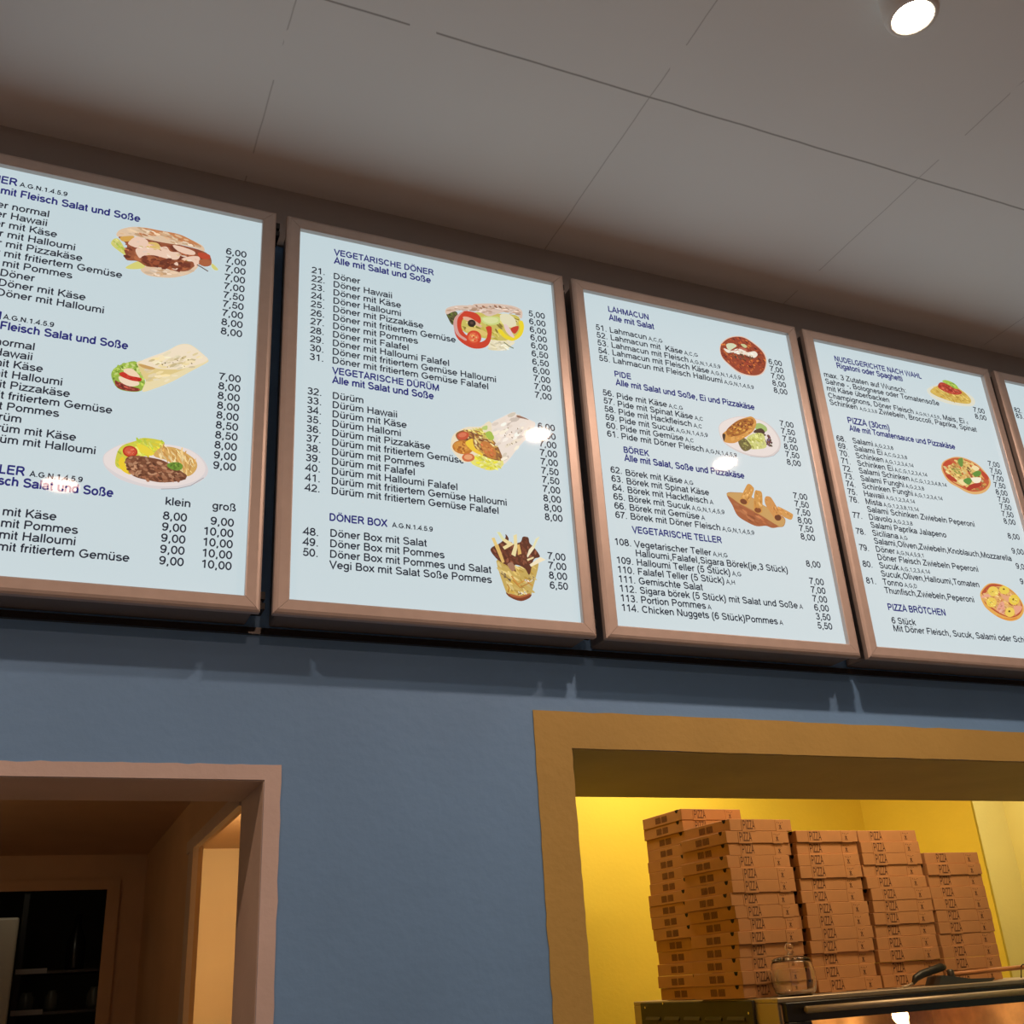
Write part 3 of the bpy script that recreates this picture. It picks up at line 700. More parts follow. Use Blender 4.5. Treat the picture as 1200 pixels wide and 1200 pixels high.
# pictures printed on the film: filled shapes (p smooth, f straight, l stroke, s scattered strokes), 0.1 mm
PICTURES = {
"doener_sandwich_picture":[1,[
["p",[226,196,165],[[3950,6913],[4079,6791],[4358,6802],[4617,6869],[4892,7039],[5024,7255],[4857,7266],[4217,7082]]],
["s",[[226,196,165],[240,215,190],[205,165,125]],[[3989,6923],[4118,6800],[4616,6882],[4909,7095],[4220,7031]],26,91,181,0.4,-12,14],
["p",[212,208,110],[[3356,7381],[3404,7498],[3503,7498],[3665,7228],[3693,7132],[3590,7183],[3422,7295]]],
["s",[[190,205,90],[220,215,130],[170,185,70]],[[3364,7397],[3483,7505],[3675,7231],[3643,7145],[3444,7275]],24,56,122,0.45,-68,-12],
["p",[218,212,120],[[3667,6869],[3877,7075],[4016,7084],[4006,6953],[3834,6872]]],
["p",[150,82,52],[[3477,7569],[3830,7636],[4376,7672],[5000,7646],[5227,7544],[5270,7342],[5149,7259],[5002,7276],[4828,7076],[4586,7017],[4341,7035],[4063,6992],[3877,7075],[3649,7070],[3650,7406]]],
["s",[[150,82,52],[112,50,32],[175,98,60],[190,112,72],[128,62,40]],[[3648,7431],[3852,7615],[4380,7620],[5003,7594],[5202,7431],[4981,7270],[4747,7056],[4341,7035],[4022,7008],[3875,7100],[3658,7085]],120,80,206,0.55,-59,55],
["p",[215,165,80],[[3508,7551],[3630,7636],[3769,7646],[3719,7528],[3564,7475]]],
["p",[225,190,110],[[3999,7548],[4176,7607],[4263,7537],[4231,7424],[4031,7399]]],
["p",[240,205,182],[[3665,7462],[3809,7656],[4013,7618],[4025,7476],[3870,7397],[3770,7397]]],
["p",[240,205,182],[[3815,7344],[3987,7440],[4229,7450],[4397,7387],[4640,7422],[4608,7296],[4405,7271],[4160,7288],[3984,7231],[3900,7158]]],
["p",[240,205,182],[[4267,7486],[4384,7555],[4473,7459],[4637,7474],[4583,7355],[4378,7369]]],
["p",[240,205,182],[[4503,7625],[4709,7625],[4921,7573],[4926,7494],[4761,7466],[4593,7516]]],
["p",[240,205,182],[[4688,7329],[4867,7440],[5022,7465],[5040,7338],[4966,7188],[4917,7307],[4792,7316]]],
["p",[240,205,182],[[4519,7104],[4592,7227],[4636,7185],[4625,7052],[4543,7045]]],
["s",[[250,225,205],[232,190,160],[226,200,130]],[[3793,7600],[4016,7579],[4596,7464],[5016,7385],[4917,7307],[4402,7310],[3903,7237]],26,57,126,0.4,-37,14],
["s",[[112,50,32],[140,70,42]],[[3966,7201],[4406,7259],[4898,7276],[4827,7101],[4421,7054],[4059,7043]],34,91,182,0.6,-49,46],
["p",[188,70,42],[[5005,7568],[5215,7567],[5231,7465],[5097,7431],[5022,7465]]],
["p",[172,96,60],[[5046,7405],[5223,7436],[5270,7342],[5149,7259],[5043,7286]]],
["p",[226,196,165],[[3457,7564],[3483,7728],[3711,7868],[3990,7916],[4276,7912],[4606,7919],[4884,7831],[5078,7747],[5117,7623],[5000,7646],[4748,7675],[4481,7646],[4134,7636],[3768,7659]]],
["p",[200,130,82],[[3910,7900],[4276,7918],[4606,7919],[4884,7826],[5058,7728],[4953,7736],[4700,7770],[4409,7787],[4120,7818],[3955,7840]]],
["s",[[238,214,186],[215,175,135],[190,125,80],[230,200,165]],[[3475,7595],[3712,7855],[4156,7880],[4608,7893],[5059,7715],[4747,7688],[4133,7649],[3767,7672]],70,81,196,0.35,-24,5],
["l",[90,55,35],22,[[4992,7260],[5089,7218],[5218,7150]]],
["p",[215,210,125],[[5290,7360],[5413,7244],[5340,7213],[5273,7289]]]]],
"filled_wrap_picture":[1,[
["p",[150,180,70],[[3632,4406],[3673,4575],[3840,4718],[4064,4782],[4228,4397],[4179,4188],[3972,4131],[3758,4171]]],
["s",[[165,195,70],[205,220,130],[110,140,45],[185,210,95]],[[3632,4406],[3673,4575],[3840,4718],[4064,4782],[4199,4553],[4208,4233],[4092,4452],[3785,4596],[3714,4302]],70,45,99,0.6,180,0],
["p",[130,45,35],[[3704,4320],[3813,4281],[4027,4240],[4143,4221],[4116,4161],[3922,4138],[3757,4181]]],
["s",[[165,62,48],[100,32,24],[190,90,70]],[[3713,4312],[4027,4240],[4145,4202],[3922,4142],[3756,4191]],30,45,89,0.5,-38,10],
["p",[245,215,180],[[3835,4585],[3979,4623],[4121,4498],[4093,4433],[3893,4476]]],
["p",[245,220,190],[[3761,4411],[3866,4410],[4098,4373],[4121,4297],[3978,4241],[3811,4300]]],
["p",[200,45,30],[[3763,4481],[3840,4526],[3959,4468],[4149,4453],[4147,4382],[4017,4368],[3884,4394],[3800,4428]]],
["s",[[220,70,50],[180,30,20]],[[3779,4484],[3960,4458],[4142,4442],[4130,4389],[3899,4406]],14,45,90,0.4,-26,-2],
["p",[238,222,175],[[4049,4768],[4222,4884],[4573,5140],[4782,5319],[4987,5360],[5222,5207],[5343,5083],[5304,5002],[5041,4774],[4721,4488],[4403,4268],[4197,4171],[4236,4399],[4163,4587]]],
["p",[245,228,200],[[4097,4788],[4573,5136],[4783,5312],[4987,5350],[5223,5196],[5334,5081],[5101,4910],[4769,4764],[4435,4720]]],
["p",[228,205,140],[[4075,4753],[4436,4710],[4836,4772],[4937,4806],[4612,4590],[4389,4447],[4242,4420]]],
["s",[[246,232,196],[232,212,160],[240,222,180]],[[4225,4844],[4786,5267],[5226,5144],[5103,4890],[4620,4490],[4302,4290],[4251,4523]],50,92,222,0.35,11,43],
["p",[205,160,95],[[4084,4745],[4233,4743],[4386,4711],[4306,4665],[4155,4687]]],
["s",[[110,85,50]],[[4451,4950],[4917,5104],[5133,4958],[4768,4784],[4434,4741]],9,22,37,0.8,-86,11]]],
"meat_plate_picture":[1,[
["p",[222,214,214],[[3647,2686],[3710,2845],[3945,3031],[4191,3126],[4642,3139],[5071,3108],[5347,2956],[5477,2725],[5406,2524],[5154,2339],[4805,2233],[4423,2223],[3992,2311],[3727,2495]]],
["p",[236,224,220],[[3663,2689],[3726,2838],[4007,3041],[4643,3129],[5055,3106],[5314,2951],[5426,2737],[5339,2534],[5103,2379],[4801,2292],[4419,2277],[4034,2372],[3739,2533]]],
["p",[210,205,70],[[3876,2571],[3870,2813],[3948,2994],[4159,3121],[4312,3212],[4638,3196],[4646,3082],[4499,2888],[4064,2748],[4052,2522]]],
["s",[[205,215,75],[225,225,110],[180,200,60],[235,215,60]],[[3891,2574],[3897,2854],[4159,3121],[4344,3217],[4638,3196],[4632,3060],[4467,2883],[4033,2743],[3988,2532]],80,69,155,0.35,-68,8],
["p",[240,205,45],[[3914,2670],[3983,2773],[4046,2596],[4136,2460],[4106,2437],[3975,2511]]],
["p",[238,215,60],[[4197,3051],[4325,3052],[4512,2928],[4437,2860],[4273,2911]]],
["p",[215,170,95],[[4501,2869],[4616,3058],[4842,3092],[5061,3010],[5252,2865],[5263,2695],[5141,2545],[4975,2578],[4765,2794]]],
["s",[[240,205,140],[226,178,100],[205,150,80],[248,222,165]],[[4532,2874],[4644,3120],[4859,3076],[5079,2993],[5252,2865],[5232,2671],[5107,2559],[4971,2634],[4762,2832]],90,123,229,0.16,-103,-38],
["p",[190,55,30],[[4220,2885],[4177,2805],[4084,2777],[3995,2816],[3963,2900],[4005,2980],[4098,3009],[4188,2970]]],
["p",[215,90,60],[[4188,2893],[4156,2836],[4086,2816],[4018,2844],[3994,2904],[4026,2961],[4096,2981],[4163,2953]]],
["s",[[190,60,35],[232,130,100]],[[4001,2926],[4174,2952],[4181,2859],[4026,2817]],12,31,55,0.5,180,0],
["p",[120,72,48],[[4033,2743],[4184,2822],[4537,2817],[4734,2771],[5005,2620],[5108,2540],[5018,2433],[4700,2353],[4476,2359],[4187,2412],[4063,2580]]],
["s",[[160,108,78],[128,78,52],[185,135,102],[98,55,36],[150,95,68]],[[4033,2743],[4184,2822],[4570,2803],[4770,2719],[5040,2587],[5110,2521],[4985,2429],[4699,2362],[4475,2368],[4186,2421],[4063,2580]],150,69,147,0.5,-58,50],
["p",[110,150,50],[[4753,2735],[4911,2796],[5012,2754],[5002,2658],[4891,2623],[4774,2663]]],
["s",[[130,170,60],[90,125,40]],[[4753,2735],[4911,2796],[5014,2735],[4890,2632]],16,44,87,0.6,180,0],
["l",[160,160,165],14,[[4678,2216],[4948,2259],[5186,2353],[5405,2543]]]]],
"vegetable_sandwich_picture":[2,[
["p",[90,85,50],[[3572,7316],[3618,7129],[3718,6993],[3833,7234],[3803,7367]]],
["s",[[60,60,30],[140,160,70],[95,110,45]],[[3589,7280],[3652,7097],[3736,7017],[3818,7310]],14,75,130,0.5,-83,-24],
["p",[236,226,196],[[4518,6710],[4616,6535],[4887,6570],[5096,6730],[5178,6865],[4818,6930]]],
["s",[[246,238,215],[225,212,170],[235,225,190]],[[4536,6714],[4616,6535],[4942,6591],[5158,6841],[4742,6875]],36,114,209,0.3,-37,30],
["p",[205,190,95],[[3833,7234],[4305,7458],[4853,7538],[5334,7562],[5304,7111],[4957,6840],[4380,6799],[3925,6900]]],
["s",[[225,210,120],[190,175,70],[240,225,160],[150,130,50]],[[3868,7242],[4412,7441],[5314,7537],[5269,7144],[4921,6832],[4382,6839],[3927,6959]],80,95,190,0.4,-62,12],
["p",[232,225,190],[[4869,7501],[5039,7579],[5218,7496],[5242,7299],[5016,7211],[4895,7325]]],
["p",[205,215,130],[[4389,7336],[4664,7426],[4847,7436],[4838,7273],[4615,7175],[4436,7207]]],
["p",[222,226,160],[[4442,7328],[4663,7400],[4808,7387],[4784,7291],[4617,7215],[4474,7245]]],
["p",[205,60,35],[[3736,7017],[3797,7227],[3999,7420],[4268,7429],[4388,7316],[4363,7171],[4222,7220],[3991,7229],[3912,7015],[3975,6832],[4163,6715],[4338,6673],[4486,6782],[4531,6949],[4503,7101],[4639,7131],[4615,6848],[4532,6635],[4366,6514],[4135,6477],[3911,6567],[3769,6731]]],
["p",[215,160,150],[[3726,6975],[3770,7201],[3945,7388],[3999,7414],[3850,7218],[3814,6994],[3868,6790],[4021,6686],[3984,6640],[3796,6756]]],
["p",[228,180,150],[[3975,7266],[4153,7265],[4396,7118],[4358,7071],[4165,7148],[3990,7189]]],
["p",[226,196,110],[[4070,7009],[4320,7023],[4531,6949],[4454,6854],[4244,6928],[4013,6899]]],
["p",[212,66,36],[[4366,6730],[4270,6606],[4135,6575],[4038,6653],[4036,6795],[4131,6919],[4267,6951],[4365,6873]]],
["p",[228,110,70],[[4310,6737],[4243,6651],[4146,6630],[4076,6685],[4073,6784],[4140,6870],[4238,6892],[4308,6836]]],
["s",[[240,170,90],[215,60,35],[245,200,140]],[[4097,6819],[4277,6876],[4324,6749],[4213,6648],[4109,6685]],18,37,75,0.6,180,0],
["p",[40,28,24],[[4261,7130],[4218,7058],[4144,7027],[4082,7055],[4068,7126],[4110,7199],[4184,7230],[4247,7202]]],
["p",[85,62,52],[[4203,7139],[4187,7113],[4158,7102],[4132,7112],[4126,7138],[4143,7164],[4172,7175],[4197,7165]]],
["p",[240,215,40],[[5324,7418],[5420,7459],[5445,7282],[5355,7042],[5141,6868],[4925,6913],[4789,7063],[4865,7119],[5003,6988],[5148,6969],[5285,7107],[5343,7280]]],
["p",[200,60,40],[[5107,7190],[5298,7301],[5291,7189],[5191,7067]]],
["p",[232,205,200],[[4946,7256],[5037,7255],[5185,6986],[5111,6971],[4990,7085]]],
["l",[95,105,50],23,[[4918,6792],[5022,6715],[5147,6671]]],
["p",[222,196,178],[[3546,7310],[3611,7423],[3862,7539],[4168,7608],[4279,7673],[4683,7774],[5147,7827],[5385,7778],[5434,7666],[5386,7513],[5264,7628],[4967,7604],[4591,7410],[4413,7461],[4162,7466],[3947,7428],[3731,7341],[3587,7240]]],
["s",[[236,215,200],[205,172,150],[228,204,186],[190,155,130]],[[3572,7316],[3862,7519],[4278,7653],[5053,7806],[5365,7753],[5373,7591],[4967,7614],[4593,7441],[4127,7478],[3732,7361]],80,96,212,0.3,-3,20],
["s",[[150,105,80]],[[4241,7624],[5016,7819],[4975,7738],[4346,7567]],8,58,97,0.6,-36,-10]]],
"vegetable_wrap_picture":[2,[
["p",[240,225,195],[[3561,3997],[3625,4239],[3908,4460],[4246,4534],[4515,4658],[4728,3767],[4567,3571],[4306,3514],[4019,3645],[3800,3632],[3592,3849]]],
["p",[232,225,130],[[3982,3639],[4157,3857],[4733,3846],[4703,3667],[4472,3528],[4270,3528]]],
["s",[[238,232,110],[215,215,90],[246,240,170],[230,220,60]],[[4001,3642],[4176,3860],[4714,3843],[4685,3664],[4473,3538],[4289,3541]],70,76,151,0.4,-61,36],
["p",[150,100,55],[[3681,4267],[3906,4401],[4277,4401],[4601,4157],[4713,3823],[4468,3787],[4068,3921],[3747,4103]]],
["s",[[175,120,60],[225,190,110],[120,75,45],[200,150,70],[235,215,150]],[[3868,4375],[4277,4401],[4601,4157],[4702,3802],[4469,3807],[4070,3959],[3861,4198]],80,76,153,0.45,-73,9],
["s",[[240,225,130],[225,205,90]],[[3870,4414],[4281,4481],[4456,4253],[4163,4363]],20,77,135,0.4,-49,-2],
["p",[195,120,45],[[4059,3971],[3969,3853],[3795,3804],[3638,3852],[3590,3969],[3678,4087],[3852,4137],[4011,4089]]],
["p",[215,145,60],[[4005,3989],[3935,3903],[3794,3867],[3667,3902],[3626,3987],[3696,4073],[3836,4110],[3965,4075]]],
["s",[[180,105,35],[228,160,75]],[[3634,4008],[3856,4101],[4035,3993],[3882,3854],[3665,3860]],30,47,85,0.7,180,0],
["p",[200,85,55],[[3973,4290],[3941,4210],[3847,4149],[3747,4144],[3698,4196],[3729,4276],[3823,4337],[3924,4343]]],
["p",[222,120,85],[[3918,4292],[3896,4246],[3833,4208],[3767,4202],[3735,4230],[3757,4276],[3820,4314],[3887,4321]]],
["p",[210,110,65],[[4076,3768],[4031,3691],[3928,3647],[3828,3661],[3790,3726],[3834,3802],[3937,3847],[4037,3833]]],
["p",[236,165,115],[[4028,3770],[3998,3723],[3930,3695],[3864,3703],[3838,3742],[3867,3790],[3936,3818],[4002,3810]]],
["p",[245,205,60],[[3883,4085],[4045,4208],[4059,4113],[4108,3985],[4269,3873],[4212,3846],[4031,3915]]],
["p",[200,125,60],[[4225,4119],[4360,4198],[4556,4033],[4545,3837],[4395,3815],[4273,3951]]],
["s",[[215,145,75],[180,100,45],[225,120,70]],[[4244,4122],[4537,4030],[4527,3854],[4325,3882]],24,57,105,0.5,-61,-25],
["p",[170,195,80],[[4351,4393],[4467,4451],[4544,4325],[4493,4239],[4383,4280]]],
["p",[190,210,120],[[4283,4521],[4398,4579],[4393,4479],[4299,4464]]],
["p",[242,228,215],[[4515,4658],[4753,4838],[5033,5016],[5108,4978],[5414,4887],[5545,4807],[5387,4518],[5093,4154],[4885,3868],[4734,3710],[4715,3862],[4602,4177],[4521,4420]]],
["s",[[246,234,222],[236,220,205],[240,226,205]],[[4552,4644],[5032,4985],[5505,4800],[5095,4194],[4747,3770],[4621,4180]],50,117,254,0.4,27,52],
["p",[150,110,90],[[5116,4949],[5261,4932],[5394,4883],[5258,4891],[5123,4899]]],
["s",[[130,105,70]],[[4781,4661],[5013,4699],[5361,4695],[5061,4248],[4841,4076],[4745,4377]],14,27,51,0.6,-94,9]]],
"meat_and_fries_cup_picture":[2,[
["p",[200,170,90],[[4440,1480],[4644,1427],[4956,1414],[5261,1474],[5377,1501],[5190,912],[5151,793],[5027,710],[4878,691],[4718,727],[4615,832]]],
["s",[[215,185,105],[190,155,75],[225,200,130],[205,165,70]],[[4482,1426],[4955,1400],[5336,1467],[5158,880],[4913,772],[4638,848]],60,103,221,0.35,-61,-15],
["p",[120,55,30],[[4615,832],[4721,770],[4911,751],[5154,836],[5135,770],[5026,703],[4906,672],[4747,708],[4634,777]]],
["p",[175,95,50],[[4680,809],[4913,779],[5126,855],[5108,811],[4910,736],[4735,757]]],
["l",[170,110,40],24,[[4648,1007],[4687,924],[4652,835]]],
["l",[205,140,60],28,[[4748,1190],[4885,1029],[5056,1132],[5198,1028]]],
["l",[180,120,50],21,[[4772,1105],[4925,960],[5142,1081]]],
["s",[[95,80,70],[110,90,70]],[[4531,1271],[4660,1210],[4769,1061],[4667,1081],[4542,1199]],14,44,80,0.35,-43,-26],
["s",[[120,100,80],[235,225,210]],[[5011,1127],[5258,1224],[5252,1150],[5021,1056]],12,37,67,0.4,-61,32],
["s",[[240,235,220],[110,80,60]],[[4829,851],[5099,896],[5111,854],[4841,802]],14,37,58,0.4,-83,76],
["p",[92,46,30],[[4327,1688],[4369,1781],[4522,1871],[4664,2006],[4677,2098],[4739,2015],[4747,1896],[4992,1953],[5061,2081],[5183,2079],[5205,1961],[5290,1880],[5388,1755],[5412,1668],[5269,1594],[5155,1258],[5072,1367],[4957,1429],[4837,1432],[4858,1288],[4759,1366],[4658,1414],[4472,1512]]],
["s",[[115,60,40],[80,38,24],[140,82,58],[100,50,32]],[[4349,1690],[4521,1856],[4745,1866],[5059,2050],[5188,1944],[5399,1696],[5158,1523],[4958,1444],[4690,1461],[4473,1542]],90,74,164,0.45,-113,-26],
["p",[165,120,95],[[4674,1430],[4781,1485],[4847,1360],[4769,1294]]],
["f",[235,205,130],[[4357,1972],[4425,1995],[4580,1597],[4609,1468],[4557,1463]]],
["f",[226,185,105],[[4415,1815],[4499,1854],[4618,1483],[4571,1449]]],
["f",[240,220,160],[[4586,1953],[4649,1997],[4852,1892],[4634,1750],[4592,1805],[4701,1876]]],
["f",[238,222,165],[[4849,2087],[4927,2126],[4924,1840],[4864,1619],[4777,1662],[4850,1862]]],
["f",[225,180,100],[[4919,1885],[4973,1906],[5005,1700],[4927,1662]]],
["f",[246,232,195],[[5179,1808],[5261,1899],[5304,1851],[5135,1625],[5123,1668]]],
["f",[235,228,180],[[5260,1877],[5350,2067],[5447,2131],[5359,1978],[5304,1851]]],
["f",[248,232,195],[[5170,1480],[5427,1669],[5538,1621],[5197,1431]]],
["f",[240,215,160],[[5118,1593],[5274,1661],[5272,1624],[5130,1550]]],
["f",[225,225,170],[[4484,2121],[4552,2128],[4648,1982],[4586,1953]]]]],
"lahmacun_picture":[3,[
["p",[232,200,180],[[4048,7770],[4126,7976],[4354,8185],[4643,8304],[4917,8316],[5196,8179],[5419,7986],[5462,7727],[5341,7409],[5142,7233],[4830,7160],[4510,7193],[4259,7361],[4084,7544]]],
["p",[150,62,35],[[4071,7774],[4147,7965],[4365,8165],[4639,8281],[4897,8290],[5176,8153],[5385,7964],[5431,7720],[5313,7418],[5115,7250],[4835,7190],[4530,7226],[4278,7387],[4102,7562]]],
["s",[[175,75,40],[120,42,28],[200,95,45],[215,120,55],[95,32,25],[160,60,40]],[[4094,7779],[4167,7955],[4377,8145],[4635,8258],[4877,8263],[5156,8126],[5366,7945],[5399,7714],[5284,7427],[5104,7269],[4839,7212],[4548,7244],[4297,7412],[4127,7582]],230,53,121,0.5,-65,28],
["p",[215,220,185],[[4282,7978],[4449,8042],[4590,7996],[4451,7880],[4351,7816],[4284,7861]]],
["p",[205,205,150],[[4722,8068],[4847,8093],[4911,8032],[4828,7985]]],
["p",[242,232,215],[[4177,7839],[4410,7813],[4574,7905],[4786,7918],[4897,7866],[5122,7941],[5196,7852],[5085,7741],[4935,7741],[4761,7780],[4576,7743],[4479,7783],[4277,7728]]],
["s",[[250,242,228],[230,205,180]],[[4279,7743],[4571,7889],[4897,7866],[5181,7849],[4937,7756],[4578,7759]],26,60,121,0.4,-22,11],
["s",[[110,80,50],[130,70,60],[90,60,45]],[[4310,7661],[4699,7768],[5098,7729],[4850,7607],[4478,7607]],34,45,90,0.5,-65,11],
["p",[190,100,80],[[4412,7828],[4551,7856],[4706,7976],[4908,7928],[4812,7893],[4667,7923],[4547,7833]]]]],
"filled_bread_plate_picture":[3,[
["p",[220,208,204],[[3642,5454],[3743,5651],[4049,5835],[4382,5940],[4736,5949],[5048,5900],[5301,5721],[5429,5456],[5356,5179],[5140,4981],[4838,4879],[4433,4860],[4035,4946],[3709,5139]]],
["p",[238,226,220],[[3659,5457],[3759,5646],[4047,5821],[4379,5923],[4733,5932],[5026,5879],[5260,5698],[5373,5448],[5308,5204],[5093,5015],[4829,4927],[4442,4910],[4060,4990],[3729,5158]]],
["p",[165,190,110],[[4738,5765],[4893,5832],[5059,5766],[5072,5651],[4916,5576],[4749,5633]]],
["p",[70,48,38],[[4661,5535],[4710,5609],[4902,5691],[4996,5622],[4964,5550],[4803,5541]]],
["s",[[90,50,60],[120,80,50],[70,60,35],[110,85,120]],[[4943,5530],[5105,5539],[5162,5282],[5036,5180],[4967,5285]],24,70,122,0.6,180,0],
["p",[212,212,130],[[4414,5331],[4655,5501],[4928,5544],[4974,5319],[4945,5166],[4684,5085],[4473,5077]]],
["s",[[220,220,140],[198,198,100],[232,228,165],[180,180,80]],[[4432,5333],[4651,5484],[4909,5541],[4955,5217],[4685,5093],[4494,5097]],56,69,138,0.5,-100,9],
["p",[110,100,55],[[4158,5258],[4345,5336],[4479,5209],[4508,5083],[4315,4972],[4191,5051]]],
["s",[[130,125,65],[90,80,40],[165,160,90]],[[4191,5246],[4342,5319],[4479,5111],[4321,5005]],22,51,102,0.5,-64,-11],
["p",[215,150,70],[[3725,5337],[3806,5415],[3926,5516],[4214,5779],[4521,5930],[4688,5975],[4791,5857],[4695,5624],[4504,5444],[4268,5291],[4036,5149],[3775,5125],[3720,5205]]],
["p",[165,98,35],[[3856,5456],[4074,5672],[4310,5828],[4660,5920],[4711,5810],[4571,5620],[4330,5449],[4085,5336],[3892,5314]]],
["s",[[200,135,50],[150,75,30],[220,160,70],[130,60,25],[190,115,45]],[[3882,5460],[4092,5675],[4325,5814],[4655,5894],[4672,5787],[4535,5615],[4294,5444],[4072,5359],[3913,5334]],70,60,129,0.5,0,47],
["s",[[225,165,85],[205,135,60]],[[3919,5269],[4321,5398],[4723,5779],[4698,5641],[4309,5331],[3975,5196]],26,86,154,0.35,18,40],
["p",[60,45,35],[[3725,5337],[3796,5356],[3804,5300],[3747,5161],[3720,5205]]],
["l",[170,170,172],9,[[4432,4851],[4837,4876],[5138,4973],[5331,5142]]]]],
"rolled_pastry_picture":[3,[
["p",[186,125,75],[[3579,3761],[3875,3828],[4151,3818],[4571,3597],[4963,3425],[5142,3300],[5063,3109],[4892,3062],[4724,3024],[4550,3058],[4284,3018],[4022,3095],[3791,3228],[3695,3468]]],
["p",[205,160,95],[[3588,3759],[3894,3821],[4148,3799],[4956,3388],[5128,3281],[5044,3116],[4899,3099],[4423,3341],[4017,3509],[3681,3611]]],
["p",[168,95,55],[[3600,3709],[3977,3503],[4383,3336],[4750,3163],[4897,3090],[4724,3024],[4550,3058],[4284,3018],[4022,3095],[3791,3228],[3695,3468]]],
["s",[[180,105,62],[150,82,45],[192,120,75]],[[3658,3590],[4342,3331],[4706,3139],[4288,3036],[3814,3249]],30,114,210,0.35,-36,-12],
["p",[212,152,75],[[4168,4023],[4262,4100],[4353,4048],[4373,3939],[4145,3561],[4020,3527],[3912,3586],[3949,3682]]],
["p",[120,62,30],[[4113,3581],[4058,3544],[3983,3545],[3933,3584],[3937,3638],[3992,3676],[4067,3674],[4117,3635]]],
["p",[210,150,72],[[4387,3904],[4497,3956],[4597,3895],[4537,3519],[4492,3386],[4347,3359],[4284,3451]]],
["p",[130,68,32],[[4482,3426],[4433,3382],[4360,3370],[4306,3398],[4301,3449],[4349,3493],[4422,3504],[4477,3477]]],
["p",[212,148,80],[[4673,3812],[4799,3838],[4883,3747],[5053,3363],[5010,3248],[4864,3231],[4803,3333],[4637,3623]]],
["p",[105,55,28],[[5020,3285],[4960,3240],[4886,3237],[4843,3278],[4854,3339],[4914,3385],[4988,3388],[5032,3347]]],
["p",[215,155,82],[[4976,3592],[5076,3586],[5361,3474],[5392,3422],[5329,3314],[5226,3311],[5039,3398]]],
["s",[[226,170,95],[195,130,58],[232,182,112]],[[4185,4007],[4346,4010],[4155,3617],[3983,3650]],20,58,116,0.4,46,61],
["s",[[226,170,95],[195,130,58],[232,182,112]],[[4404,3888],[4583,3874],[4516,3517],[4315,3510]],20,58,117,0.4,-110,-77],
["s",[[226,165,95],[195,128,62]],[[4690,3796],[4832,3796],[5022,3414],[4852,3375],[4661,3645]],20,59,118,0.4,-77,-50],
["s",[[226,165,95],[195,128,62]],[[5014,3579],[5358,3455],[5314,3339],[5043,3417]],14,59,117,0.4,-36,-12]]],
"spaghetti_plate_picture":[4,[
["p",[226,224,205],[[4017,7796],[4125,7925],[4432,8061],[4822,8164],[5340,8066],[5666,7932],[5755,7803],[5668,7644],[5441,7565],[4898,7511],[4459,7544],[4147,7631]]],
["p",[215,180,85],[[4129,7816],[4337,7980],[4621,8095],[5076,8162],[5430,8002],[5595,7823],[5553,7688],[5351,7629],[4928,7611],[4526,7650],[4227,7723]]],
["s",[[228,195,95],[200,155,60],[235,210,120],[190,150,55]],[[4167,7823],[4370,7970],[5061,8112],[5400,7964],[5551,7799],[5519,7698],[4935,7636],[4550,7670],[4250,7743]],120,104,192,0.22,-67,10],
["p",[185,60,40],[[4464,7987],[4546,8145],[4723,8194],[4956,8124],[5229,8062],[5333,7984],[5215,7899],[4985,7858],[4704,7888]]],
["s",[[205,75,50],[150,35,25],[220,110,80],[170,45,30]],[[4497,8009],[4560,8132],[4951,8107],[5314,7981],[5009,7879],[4709,7904]],50,70,140,0.45,-51,2],
["p",[165,195,70],[[4680,8234],[4824,8293],[5069,8258],[5192,8184],[5234,8079],[5084,8068],[4922,8134],[4756,8184]]],
["s",[[190,215,95],[120,150,60]],[[4716,8233],[5064,8240],[5200,8089],[4925,8143]],16,70,140,0.4,-51,-8]]],
"basil_pizza_picture":[4,[
["p",[226,176,110],[[3822,5429],[3943,5620],[4251,5784],[4536,5858],[4834,5846],[5181,5736],[5401,5527],[5511,5302],[5436,5102],[5178,4894],[4842,4787],[4545,4795],[4247,4911],[3969,5028],[3846,5229]]],
["p",[196,90,50],[[3870,5436],[3976,5609],[4263,5762],[4526,5825],[4804,5810],[5133,5705],[5356,5504],[5450,5294],[5376,5125],[5139,4952],[4829,4863],[4568,4868],[4281,4962],[4022,5082],[3889,5251]]],
["p",[226,190,110],[[4000,5439],[4272,5604],[4660,5773],[4986,5724],[5207,5579],[5202,5323],[5019,5109],[4635,4963],[4310,4997],[4056,5134]]],
["s",[[232,200,120],[205,150,75],[190,80,45],[240,215,150],[170,125,60],[215,165,90]],[[3908,5442],[4234,5726],[4597,5811],[5125,5680],[5400,5287],[5130,4982],[4800,4891],[4310,4997],[3927,5256]],170,70,158,0.5,-67,15],
["p",[195,70,40],[[3889,5502],[4068,5670],[4204,5690],[4252,5602],[4044,5524]]],
["p",[180,55,30],[[3913,5207],[4071,5245],[4258,5130],[4219,5062],[4013,5112]]],
["p",[175,50,30],[[4552,4936],[4827,5098],[5129,5155],[5077,5053],[4820,4956],[4604,4865]]],
["p",[190,65,40],[[5291,5543],[5458,5407],[5440,5293],[5340,5279],[5243,5393]]],
["p",[246,226,170],[[4930,5604],[5085,5674],[5213,5596],[5052,5509]]],
["p",[248,238,210],[[4825,5271],[5162,5318],[5100,5183],[4911,5125],[4819,5192]]],
["p",[244,222,160],[[4307,5106],[4516,5181],[4582,5034],[4422,4996]]],
["p",[105,145,60],[[4483,5747],[4681,5840],[4629,5608],[4520,5561]]],
["p",[95,145,55],[[4906,5409],[5111,5518],[5241,5504],[5163,5382],[4994,5326]]],
["p",[85,145,60],[[4511,5165],[4727,5258],[4814,5175],[4660,5044],[4525,5088]]],
